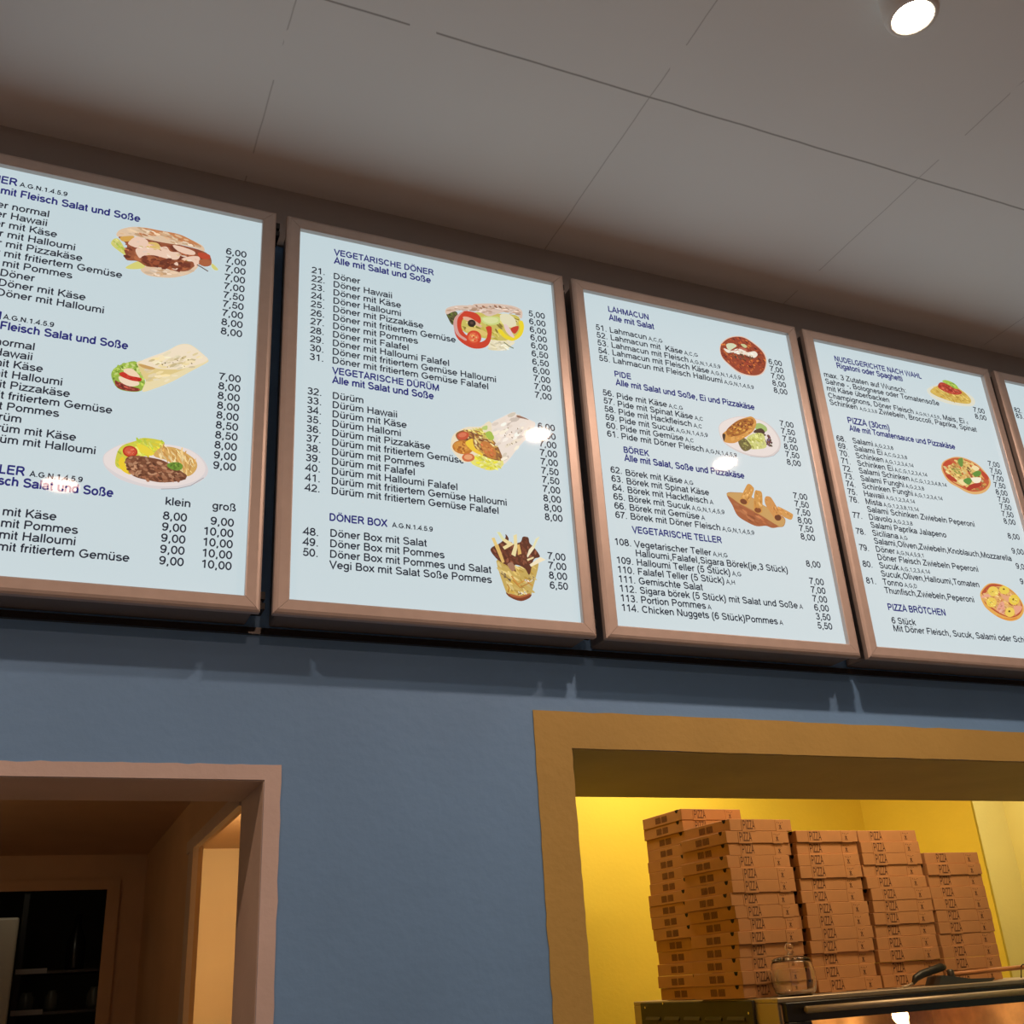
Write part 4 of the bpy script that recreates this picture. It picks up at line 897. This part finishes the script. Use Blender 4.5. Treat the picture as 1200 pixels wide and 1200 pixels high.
["s",[[80,60,35],[110,80,45]],[[4643,5594],[4939,5573],[4857,5434],[4631,5434]],8,71,124,0.35,180,0],
["s",[[170,170,80],[140,140,60]],[[4111,5439],[4436,5470],[4502,5258],[4275,5368]],14,88,158,0.3,-22,8]]],
"pineapple_ham_pizza_picture":[4,[
["p",[232,170,80],[[4061,1897],[4187,2067],[4425,2226],[4657,2270],[4943,2250],[5202,2146],[5402,1956],[5481,1755],[5430,1568],[5252,1395],[4999,1297],[4763,1284],[4497,1348],[4278,1465],[4104,1630]]],
["p",[186,80,48],[[4116,1913],[4228,2059],[4447,2205],[4651,2252],[4921,2231],[5165,2125],[5368,1941],[5435,1751],[5386,1610],[5235,1473],[5016,1388],[4796,1382],[4557,1442],[4348,1549],[4166,1691]]],
["p",[226,170,95],[[4131,1846],[4420,2076],[4780,2200],[5058,2156],[5301,2005],[5402,1783],[5259,1543],[4949,1405],[4671,1440],[4400,1576],[4188,1716]]],
["s",[[232,178,110],[205,140,75],[240,195,130],[190,90,60]],[[4138,1869],[4450,2125],[4806,2191],[5133,2117],[5375,1792],[5221,1517],[4953,1417],[4400,1576],[4181,1738]],130,78,170,0.4,-67,5],
["p",[236,170,140],[[4112,1879],[4352,1956],[4422,1905],[4233,1855],[4079,1819]]],
["p",[234,165,140],[[4492,1549],[4691,1758],[4810,1768],[4785,1607],[4701,1442],[4602,1491]]],
["p",[236,165,135],[[5131,1681],[5407,1715],[5355,1608],[5202,1504],[5104,1474]]],
["p",[230,165,125],[[4769,1993],[5020,1957],[5153,2003],[4983,1805],[4820,1883]]],
["s",[[242,185,160],[220,145,115]],[[4507,1550],[4687,1746],[4770,1606],[4679,1463]],16,65,116,0.4,5,45],
["p",[240,208,90],[[4714,2032],[4610,1938],[4465,1905],[4363,1952],[4364,2050],[4467,2144],[4612,2177],[4715,2131]]],
["p",[120,90,25],[[4562,2043],[4545,2025],[4516,2016],[4491,2021],[4485,2036],[4502,2054],[4531,2063],[4556,2059]]],
["p",[238,208,80],[[5103,2090],[5003,2017],[4866,1999],[4773,2047],[4778,2132],[4877,2206],[5014,2224],[5108,2176]]],
["p",[120,95,25],[[4966,2126],[4944,2112],[4915,2110],[4897,2122],[4900,2141],[4922,2155],[4951,2157],[4969,2145]]],
["p",[240,205,85],[[4539,1710],[4431,1623],[4294,1599],[4207,1653],[4221,1753],[4328,1841],[4466,1865],[4554,1811]]],
["p",[110,80,25],[[4412,1729],[4394,1711],[4363,1702],[4336,1706],[4329,1722],[4346,1739],[4378,1749],[4405,1744]]],
["p",[238,205,70],[[5373,1859],[5265,1761],[5116,1727],[5014,1776],[5018,1879],[5126,1977],[5275,2012],[5378,1963]]],
["p",[125,100,25],[[5199,1881],[5183,1858],[5159,1847],[5140,1855],[5139,1876],[5155,1898],[5180,1909],[5198,1902]]],
["p",[242,208,90],[[5091,1508],[4993,1416],[4862,1384],[4775,1429],[4782,1527],[4880,1619],[5011,1652],[5099,1606]]],
["p",[110,80,25],[[4964,1542],[4945,1521],[4912,1511],[4886,1517],[4880,1535],[4899,1556],[4931,1567],[4958,1561]]],
["s",[[248,220,115],[228,190,70]],[[4398,2097],[4718,2103],[4642,1959],[4408,1950]],14,52,104,0.4,-36,5],
["s",[[248,220,115],[228,190,70]],[[5068,1927],[5363,1929],[5280,1773],[5042,1765]],14,53,106,0.4,-36,5],
["s",[[248,220,115],[228,190,70]],[[4255,1789],[4565,1815],[4478,1638],[4265,1643]],14,52,103,0.4,-36,5],
["l",[226,140,55],33,[[4453,1389],[4633,1325],[4922,1324],[5130,1380]]]]]}
BW, BH, BF, PITCH, BZ, BY = 0.652, 0.893, 0.0281, 0.675, 2.2, -0.095
H_WEIGHT, T_WEIGHT = 150, 124
PANEL_Y = -0.083
def spline(pts, n=4):
    m_ = len(pts); out = []
    for i in range(m_):
        a, b, c, d = pts[i - 1], pts[i], pts[(i + 1) % m_], pts[(i + 2) % m_]
        for k in range(n):
            t = k / n
            out.append(tuple(0.5 * (2 * b[j] + (c[j] - a[j]) * t + (2 * a[j] - 5 * b[j] + 4 * c[j] - d[j]) * t * t + (3 * b[j] - a[j] - 3 * c[j] + d[j]) * t ** 3) for j in (0, 1)))
    return out
def inside(x, y, poly):
    r = False; j = len(poly) - 1
    for i in range(len(poly)):
        xi, yi = poly[i]; xj, yj = poly[j]
        if (yi > y) != (yj > y) and x < (xj - xi) * (y - yi) / (yj - yi) + xi: r = not r
        j = i
    return r
def picture(name, ops, parent, label, seed):
    rng = random.Random(seed); bm = bmesh.new(); cols = []; lay = [0]
    def emit(c, pts, dy):
        lay[0] += dy
        y = PANEL_Y - BY - 0.00025 - lay[0]
        vs = [bm.verts.new((p[0] * 1e-4, y, p[1] * 1e-4)) for p in pts]
        f = bm.faces.new(vs); f.normal_update()
        if f.normal.y > 0: f.normal_flip()
        cols.append(c)
    def lin(c, j=1.0): return tuple(s2l(min(255, v * j)) for v in c)
    for o in ops:
        if o[0] == 'p': emit(lin(o[1]), spline(o[2]), 1.2e-5)
        elif o[0] == 'f': emit(lin(o[1]), o[2], 1.2e-5)
        elif o[0] == 'l':
            pts = [Vector(p) for p in o[3]]; n = len(pts); L, Rr = [], []
            for i, p in enumerate(pts):
                d = (pts[min(i + 1, n - 1)] - pts[max(0, i - 1)]).normalized(); q = Vector((-d.y, d.x)) * o[2] * 0.5
                L.append(p + q); Rr.append(p - q)
            emit(lin(o[1]), L + Rr[::-1], 1.2e-5)
        else:
            _, cs, reg, n, lo, hi, asp, a0, a1 = o
            xs = [p[0] for p in reg]; ys = [p[1] for p in reg]; k = tries = 0
            while k < n and tries < 9000:
                tries += 1
                x, y = rng.uniform(min(xs), max(xs)), rng.uniform(min(ys), max(ys))
                if not inside(x, y, reg): continue
                k += 1; c = rng.choice(cs); j = rng.uniform(0.88, 1.1); l = rng.uniform(lo, hi) / 2; a = R(rng.uniform(a0, a1)); pts = []
                for i in range(6):
                    t = 2 * math.pi * i / 6 + 0.3; q = rng.uniform(0.75, 1.15)
                    u, v = l * math.cos(t) * q, l * asp * math.sin(t) * q
                    pts.append((x + u * math.cos(a) - v * math.sin(a), y + u * math.sin(a) + v * math.cos(a)))
                emit(lin(c, j), pts, 3e-6)
    o = obj(name, bm, M['print'], parent, label=label)
    at = o.data.attributes.new('ink', 'FLOAT_COLOR', 'FACE')
    for i, c in enumerate(cols): at.data[i].color = (*c, 1)
    return o
PIC_LABEL = {'doener_sandwich_picture': 'photo of a stuffed flatbread with meat and pink sauce', 'filled_wrap_picture': 'photo of a rolled wrap with lettuce and tomato', 'meat_plate_picture': 'photo of a plate of meat, fries and salad',
 'vegetable_sandwich_picture': 'photo of a flatbread with tomato and pepper rings', 'vegetable_wrap_picture': 'photo of a wrap filled with falafel', 'meat_and_fries_cup_picture': 'photo of a yellow paper cup of meat and fries',
 'lahmacun_picture': 'photo of a round red meat flatbread', 'filled_bread_plate_picture': 'photo of a boat shaped bread on a plate with salad', 'rolled_pastry_picture': 'photo of rolled pastries in a wooden boat',
 'spaghetti_plate_picture': 'photo of spaghetti with red sauce', 'basil_pizza_picture': 'photo of a pizza with basil leaves', 'pineapple_ham_pizza_picture': 'photo of a pizza with ham and pineapple rings'}
def rail(name, pts, parent):
    """mitred frame rail: pts are the four corners (outer a, outer b, inner b, inner a) in x, z; rounded towards the outside"""
    bm = bmesh.new(); prof = [(0.0, 0.017), (0.0, 0.005), (0.12, 0.0018), (0.3, 0.0), (0.93, 0.0), (1.0, 0.0012), (1.0, 0.012)]
    oa, ob, ib, ia = [Vector(p) for p in pts]; g = (ob - oa).normalized() * 0.00035
    A = []; B = []
    for t, d in prof:
        a = oa.lerp(ia, t) + g; b = ob.lerp(ib, t) - g
        A.append(bm.verts.new((a.x, d, a.y))); B.append(bm.verts.new((b.x, d, b.y)))
    fs = [bm.faces.new([A[k], B[k], B[k + 1], A[k + 1]]) for k in range(len(prof) - 1)]
    fs += [bm.faces.new([A[-1], B[-1], B[0], A[0]]), bm.faces.new(A), bm.faces.new(B)]
    bmesh.ops.recalc_face_normals(bm, faces=fs)
    return obj(name, bm, M['frame'], parent)
BL = {1: 'leftmost backlit menu board, cut by the photo edge, with small and large plate prices', 2: 'backlit menu board of numbers 21 to 50, headed vegetarian döner', 3: 'backlit menu board of numbers 51 to 114, headed lahmacun', 4: 'backlit menu board with pasta and pizza prices, pictures of spaghetti and pizzas', 5: 'backlit menu board at the right photo edge, only its left rim in view'}
def menu_board(i):
    t = thing('menu_light_box', BL[i], 'menu board', ((i - 2) * PITCH, BY, BZ), 0, 'row of backlit menu boards')
    quick('housing', M['housing'], t, ((0.010, 0.0172, 0.004), (BW - 0.010, 0.094, BH - 0.004)), bevel=0.003)
    W, H, F = BW, BH, BF
    rail('frame_rail', [(0, 0), (W, 0), (W - F, F), (F, F)], t); rail('frame_rail', [(W, 0), (W, H), (W - F, H - F), (W - F, F)], t)
    rail('frame_rail', [(W, H), (0, H), (F, H - F), (W - F, H - F)], t); rail('frame_rail', [(0, H), (0, 0), (F, F), (F, H - F)], t)
    quick('backlit_panel', M['panel'], t, ((F - 0.004, PANEL_Y - BY, F - 0.004), (W - F + 0.004, PANEL_Y - BY + 0.004, H - F + 0.004)))
    for z in (0.012, H - 0.045):
        if i < 5: quick('corner_clip', M['black'], t, ((W - 0.008, 0.020, z), (W + 0.011, 0.060, z + 0.012)), ((W - 0.008, 0.020, z + 0.019), (W + 0.011, 0.060, z + 0.033)), ((W - 0.004, 0.026, z), (W + 0.006, 0.058, z + 0.033)))
    y = PANEL_Y - BY - 0.0002
    for blk in sorted({m_[1] for m_ in MENU if m_[0] == i}):
        for kinds, nm, mm, off in (('h', 'section_heading', M['navy'], H_WEIGHT), ('s', 'allergen_note', M['ink'], H_WEIGHT), ('ni', 'item_list', M['ink'], T_WEIGHT), ('p', 'price_list', M['ink'], T_WEIGHT)):
            L = [m_ for m_ in MENU if m_[0] == i and m_[1] == blk and m_[2] in kinds]
            if not L: continue
            bm = bmesh.new()
            for (_, _, k, s, x, z, w, em) in L:
                add_text(bm, s, x * 1e-4, z * 1e-4, w * 1e-4, em * 1e-4 * (0.80 if k == 'h' else 0.716), y, off)
            obj(nm, bm, mm, t)
    for n, (pn, (b, ops)) in enumerate(PICTURES.items()):
        if b == i: picture(pn, ops, t, PIC_LABEL[pn], n + 1)
for i in range(1, 6): menu_board(i)
tag(quick('shadow_line_strip', M['blackgloss'], None, ((-1.4, -0.010, 2.186), (2.9, -0.0005, 2.1985))), 'thin dark strip drawn as the shadow line under the row of menu boards', 'rail')  # dark strip stands in for the contact shadow below the boards

# ------------------------------------------------------------------ pizza boxes
CW, CH = 0.2665, 0.0392
def carton(loc, rz, label, group):
    t = thing('pizza_box', label, 'pizza box', loc, rz, group)
    return t
def build_carton_parts(t):
    bm = bmesh.new(); add_box(bm, (0, 0, 0.0002), (CW, CW, CH), 0.0010)
    add_box(bm, (0.050, -0.0011, -0.0012), (0.105, 0.0, CH - 0.002)); add_box(bm, (0.196, -0.0011, -0.0012), (0.240, 0.0, CH - 0.002))
    parts = [obj('carton', bm, M['card'], t)]
    bm = bmesh.new(); add_text(bm, 'PIZZA', 0.054, 0.006, 0.052, 0.029, -0.0014, 100); parts.append(obj('front_lettering', bm, M['cardink'], t))
    bm = bmesh.new()
    for k in range(4): add_box(bm, (0.203 + k * 0.0075, -0.0014, 0.0275 - 0.001 * (k % 3)), (0.2055 + k * 0.0075, -0.0012, 0.0305 - 0.001 * (k % 3)))
    P = lambda u, w: (0.215 + u, -0.0014, 0.014 + w)
    for a in (0.9, -0.9):
        d = Vector((math.cos(a), math.sin(a))); q = Vector((-d.y, d.x)) * 0.0012
        bm.faces.new([bm.verts.new(P(*(d * s * 0.0075 + q * w))) for s, w in ((-1, -1), (1, -1), (1, 1), (-1, 1))])
    add_box(bm, (0.209, -0.0014, 0.0065), (0.2215, -0.0012, 0.0078)); add_box(bm, (0.2142, -0.0014, 0.0150), (0.2160, -0.0012, 0.0225))
    parts.append(obj('front_emblem', bm, M['cardink'], t))
    # faded line of print on the left side: two dense blocks with thin strokes between
    bm = bmesh.new(); x = -0.0003
    for a, b in ((0.098, 0.128), (0.142, 0.176)):
        k = a
        while k < b - 0.001:
            add_box(bm, (x, k, 0.008), (0.0002, k + 0.0062, 0.030)); k += 0.0072
    add_box(bm, (x, 0.1315, 0.010), (0.0002, 0.1330, 0.029)); add_box(bm, (x, 0.1365, 0.008), (0.0002, 0.1380, 0.027))
    parts.append(obj('side_print', bm, M['cardfade'], t))
    bm = bmesh.new(); zz = CH + 0.0001
    hp = [(0.040, zz), (0.0375, zz - 0.008), (0.0335, zz - 0.0115), (0.030, zz - 0.012), (0.0265, zz - 0.0115), (0.0225, zz - 0.008), (0.020, zz)]
    add_prism(bm, hp, 0, -0.0005, 0.004); parts.append(obj('finger_notch', bm, M['hole'], t))
    return parts
ORD = ['topmost', 'second', 'third', 'fourth', 'fifth', 'sixth', 'seventh', 'eighth', 'ninth', 'tenth', 'eleventh', 'twelfth', 'thirteenth', 'fourteenth', 'fifteenth', 'bottom']
ZT = 1.4875
STACKS = [
 ('leftmost stack, behind the second one', 'pizza boxes in the leftmost stack', 1.500, 2.0, [1.813, 1.815, 1.821, 1.819, 1.817, 1.815, 1.813, 1.803, 1.807, 1.806, 1.805, 1.815, 1.817, 1.809, 1.808, 1.815], 0.0397),
 ('tall stack second from the left', 'pizza boxes in the second stack', 1.205, 3.0, [1.812, 1.791, 1.798, 1.785, 1.789, 1.788, 1.779, 1.789, 1.796, 1.783, 1.785, 1.781, 1.778, 1.779], 0.0396),
 ('middle stack, behind the glass jar', 'pizza boxes in the middle stack', 1.205, 0.5, [2.079, 2.078, 2.071, 2.071, 2.067, 2.063, 2.073, 2.069, 2.073, 2.065, 2.066, 2.058, 2.071], 0.0396),
 ('stack second from the right', 'pizza boxes in the fourth stack', 1.205, -0.5, [2.354, 2.354, 2.353, 2.348, 2.352, 2.361, 2.360, 2.355, 2.354, 2.349, 2.344, 2.344, 2.343], 0.0396),
 ('lowest stack at the far right', 'pizza boxes in the rightmost stack', 1.205, 1.0, [2.641, 2.639, 2.637, 2.634, 2.634, 2.638, 2.637, 2.632, 2.631, 2.627, 2.626], 0.0396)]
first = None; rng = random.Random(11)
for where, grp, y, rot, xs, h in STACKS:
    n = len(xs)
    for k, x in enumerate(xs):
        pos = ORD[k] + (' from the top' if k and k < n - 1 else '') if k < n - 1 else 'bottom'
        t = carton((x, y + rng.uniform(-0.004, 0.004), ZT + (n - 1 - k) * h), R(rot + rng.uniform(-0.35, 0.35)), 'cardboard pizza box, %s of the %s' % (pos, where), grp)
        if first is None: first = build_carton_parts(t)
        else:
            for p in first:
                c = p.copy(); COL.objects.link(c); c.parent = t

# ------------------------------------------------------------------ pizza oven and what lies on it
OX0, OX1, OY0, OY1, OZ = 1.79, 3.10, 1.05, 1.95, 1.486
t = thing('pizza_oven', 'steel pizza oven with a glowing window under the box stacks', 'oven', (OX0, OY0, 0)); w, d = OX1 - OX0, OY1 - OY0
quick('body', M['steel'], t, ((0, 0, OZ - 0.014), (w, d, OZ)), ((0, 0.004, 0.75), (0.012, d, OZ - 0.014)), ((w - 0.012, 0.004, 0.75), (w, d, OZ - 0.014)), ((0.012, d - 0.012, 0.75), (w - 0.012, d, OZ - 0.014)), ((0.012, 0.004, 0.75), (w - 0.012, d, 0.77)), bevel=0.002)
for lx in (0.03, w - 0.08):
    for ly in (0.03, d - 0.08): quick('leg', M['darksteel'], t, ((lx, ly, 0), (lx + 0.05, ly + 0.05, 0.75)))
quick('lining', M['copper'], t, ((0.02, 0.75, 0.95), (w - 0.02, 0.77, 1.465)), ((0.014, 0.05, 0.95), (0.024, 0.75, 1.465)), ((w - 0.024, 0.05, 0.95), (w - 0.014, 0.75, 1.465)), ((0.02, 0.05, 0.94), (w - 0.02, 0.77, 0.95)), ((0.02, 0.05, 1.462), (w - 0.02, 0.77, 1.466)))
zt, zw = 1.4715, 1.418
dr = quick('door', M['blackgloss'], t, ((0.013, -0.022, zw), (w - 0.02, 0.003, zt)), ((0.013, -0.022, 1.0), (0.10, 0.003, zw)), ((w - 0.10, -0.022, 1.0), (w - 0.02, 0.003, zw)), ((0.10, -0.022, 1.0), (w - 0.10, 0.003, 1.05)), bevel=0.002)
quick('window_glass', M['glass'], dr, ((0.10, -0.012, 1.05), (w - 0.10, -0.008, zw)))
bm = bmesh.new(); add_tube(bm, [(0.062, -0.052, 1.4500), (w - 0.05, -0.052, 1.4500)], 0.010, 16); obj('handle', bm, M['steel'], dr, True)
for hx in (0.075, w - 0.09): quick('handle_bracket', M['black'], dr, ((hx, -0.050, 1.444), (hx + 0.02, -0.020, 1.456)))
bm = bmesh.new(); add_tube(bm, [(1.0, 0.60, 1.20), (1.0, 0.60, 1.30), (1.0, 0.60, 1.455)], [0.018, 0.022, 0.018], 14); obj('bulb', bm, M['bulb'], t, True)
light('oven_bulb_light', 'POINT', (OX0 + 0.92, OY0 + 0.52, 1.38), 0.38, (1.0, 0.58, 0.22), shadow_soft_size=0.03)
sp_ = quick('vent_panel', M['ventpanel'], t, ((-0.012, 0.12, 0.85), (0.0, 0.83, OZ - 0.004)), bevel=0.002, label='dark louvred side panel')
bm = bmesh.new()
for r_ in range(8):
    for c_ in range(5):
        y0 = 0.165 + c_ * 0.132; z0 = OZ - 0.050 - r_ * 0.030
        add_prism(bm, [(-0.0122, z0), (-0.0175, z0 - 0.010), (-0.0165, z0 - 0.013), (-0.0122, z0 - 0.013)], 1, y0, y0 + 0.10)
obj('louvres', bm, M['ventpanel'], sp_)
for y_, z_ in ((0.14, OZ - 0.040), (0.79, OZ - 0.020), (0.66, OZ + 0.001 - 0.008), (0.14, 0.90), (0.81, 0.90)):
    bm = bmesh.new(); add_tube(bm, [(-0.012, y_, z_), (-0.0155, y_, z_)], 0.004, 10); obj('screw', bm, M['screw'], sp_)

# glass jar
t = thing('glass_jar', 'round clear glass jar with a knobbed lid in front of the boxes', 'jar', (1.920, 1.127, OZ))
bm = bmesh.new(); add_lathe(bm, [(0, 0), (0.050, 0.0), (0.064, 0.012), (0.0715, 0.040), (0.071, 0.070), (0.064, 0.096), (0.060, 0.104), (0.057, 0.104), (0.061, 0.094), (0.068, 0.069), (0.0685, 0.041), (0.061, 0.015), (0.049, 0.005), (0, 0.005)], n=40); obj('body', bm, M['glass'], t, True)
bm = bmesh.new(); add_lathe(bm, [(0, 0.112), (0.035, 0.110), (0.061, 0.1045), (0.063, 0.106), (0.050, 0.113), (0.020, 0.118), (0.010, 0.122), (0.008, 0.128), (0, 0.129)], n=40); ld = obj('lid', bm, M['glass'], t, True)
bm = bmesh.new(); bmesh.ops.create_uvsphere(bm, u_segments=20, v_segments=14, radius=0.0135, matrix=Matrix.Translation((0, 0, 0.1425))); obj('knob', bm, M['glass'], ld, True)

# spatula: black curved grip, bright neck, thin blade
t = thing('spatula', 'black handled metal spatula lying on the oven edge', 'spatula', (2.40, 1.115, OZ))
G = [(-0.012, 0.0, 0.009), (0.004, 0.0, 0.026), (0.030, 0.0, 0.036), (0.080, 0.0, 0.046), (0.125, 0.0, 0.0545), (0.140, 0.0, 0.0545)]
bm = bmesh.new(); add_tube(bm, G, [0.005, 0.011, 0.0125, 0.0125, 0.013, 0.008], 14); obj('handle', bm, M['black'], t, True)
bm = bmesh.new(); add_tube(bm, [(-0.010, 0.0, 0.012), (-0.035, 0.0, 0.005), (-0.060, 0.0, 0.0035)], [0.004, 0.0035, 0.003], 10); obj('neck', bm, M['steel'], t, True)
quick('blade', M['steel'], t, ((-0.110, -0.030, 0.0006), (-0.045, 0.030, 0.0022)), bevel=0.0004)
# pizza peel with a wooden stick
t = thing('pizza_peel', 'dark metal pizza peel with an orange wooden stick on the oven', 'pizza peel', (2.60, 1.125, OZ))
bm = bmesh.new(); add_prism(bm, [(-0.125, 0.0008), (0.115, 0.0008), (0.130, 0.010), (0.02, 0.0135), (-0.095, 0.030), (-0.108, 0.026)], 1, -0.035, 0.030); obj('blade', bm, M['darksteel'], t)
bm = bmesh.new(); add_tube(bm, [(-0.02, 0.0, 0.030), (0.15, 0.0, 0.0335), (0.44, 0.0, 0.0385)], 0.0075, 12); obj('stick', bm, M['wood'], t, True)
bm = bmesh.new(); add_lathe(bm, [(0, 0.046), (0.008, 0.046), (0.012, 0.041), (0.012, 0.0), (0, 0.0)], (-0.03, 0, 0), 16); obj('rivet', bm, M['darksteel'], t, True)
# thin black cable hanging over the stick
bm = bmesh.new(); add_tube(bm, [(2.895, 1.132, OZ + 0.003), (2.892, 1.118, OZ + 0.040), (2.890, 1.106, OZ + 0.046), (2.893, 1.085, OZ + 0.030), (2.897, 1.065, OZ + 0.004), (2.898, 1.040, OZ - 0.008), (2.898, 1.022, OZ - 0.050)], 0.0022, 8)
tag(obj('cable', bm, M['black'], None, True), 'thin black cable looped over the wooden stick at the right', 'cable')

# ------------------------------------------------------------------ dark back room
t = thing('refrigerator', 'pale refrigerator edge standing in the dark room at the far left', 'refrigerator', (-1.05, 3.40, 0))
quick('body', M['white'], t, ((0, 0.05, 0.05), (0.68, 0.65, 1.955)), bevel=0.012, seg=2); quick('door', M['white'], t, ((0, 0.0, 0.08), (0.683, 0.046, 1.96)), bevel=0.01, seg=2)
quick('foot', M['black'], t, ((0.05, 0.1, 0), (0.63, 0.6, 0.05)))
t = thing('storage_shelf', 'dark storage shelf with pale strips in the unlit room', 'shelf', (-0.36, 3.90, 0))
for px in (0.0, 0.42):
    for py in (0.0, 0.33): quick('post', M['black'], t, ((px, py, 0), (px + 0.025, py + 0.025, 2.1)))
for z in (0.5, 1.05, 1.583, 1.757):
    s_ = quick('shelf_board', M['darksteel'], t, ((0.0, 0.0, z - 0.012), (0.445, 0.355, z)))
    if z > 1.5: quick('pale_strip', M['rail'], s_, ((0.0, -0.004, z - 0.010), (0.135, -0.0005, z + 0.012)))
for x, r_, h, lab in ((0.06, 0.038, 0.085, 'dim round jar on the lower shelf near the fridge'), (0.17, 0.03, 0.09, 'dim jar between two others on the lower shelf'), (0.36, 0.036, 0.095, 'dim round jar at the right end of the lower shelf')):
    bm = bmesh.new(); add_lathe(bm, [(0, 0), (r_ * 0.8, 0), (r_, 0.02), (r_, h * 0.7), (r_ * 0.6, h * 0.92), (r_ * 0.6, h), (0, h)]); o = obj('storage_jar', bm, M['jar'], None, True)
    o.location = (-0.36 + x, 3.99, 1.584); tag(o, lab, 'jar', 'jars on the dark shelf')
bm = bmesh.new(); add_lathe(bm, [(0, 0), (0.042, 0), (0.044, 0.01), (0.044, 0.13), (0.016, 0.19), (0.014, 0.25), (0, 0.25)]); o = obj('bottle', bm, M['blackgloss'], None, True)
o.location = (-0.105, 3.99, 1.758); tag(o, 'dark bottle standing on the upper shelf in the unlit room', 'bottle')
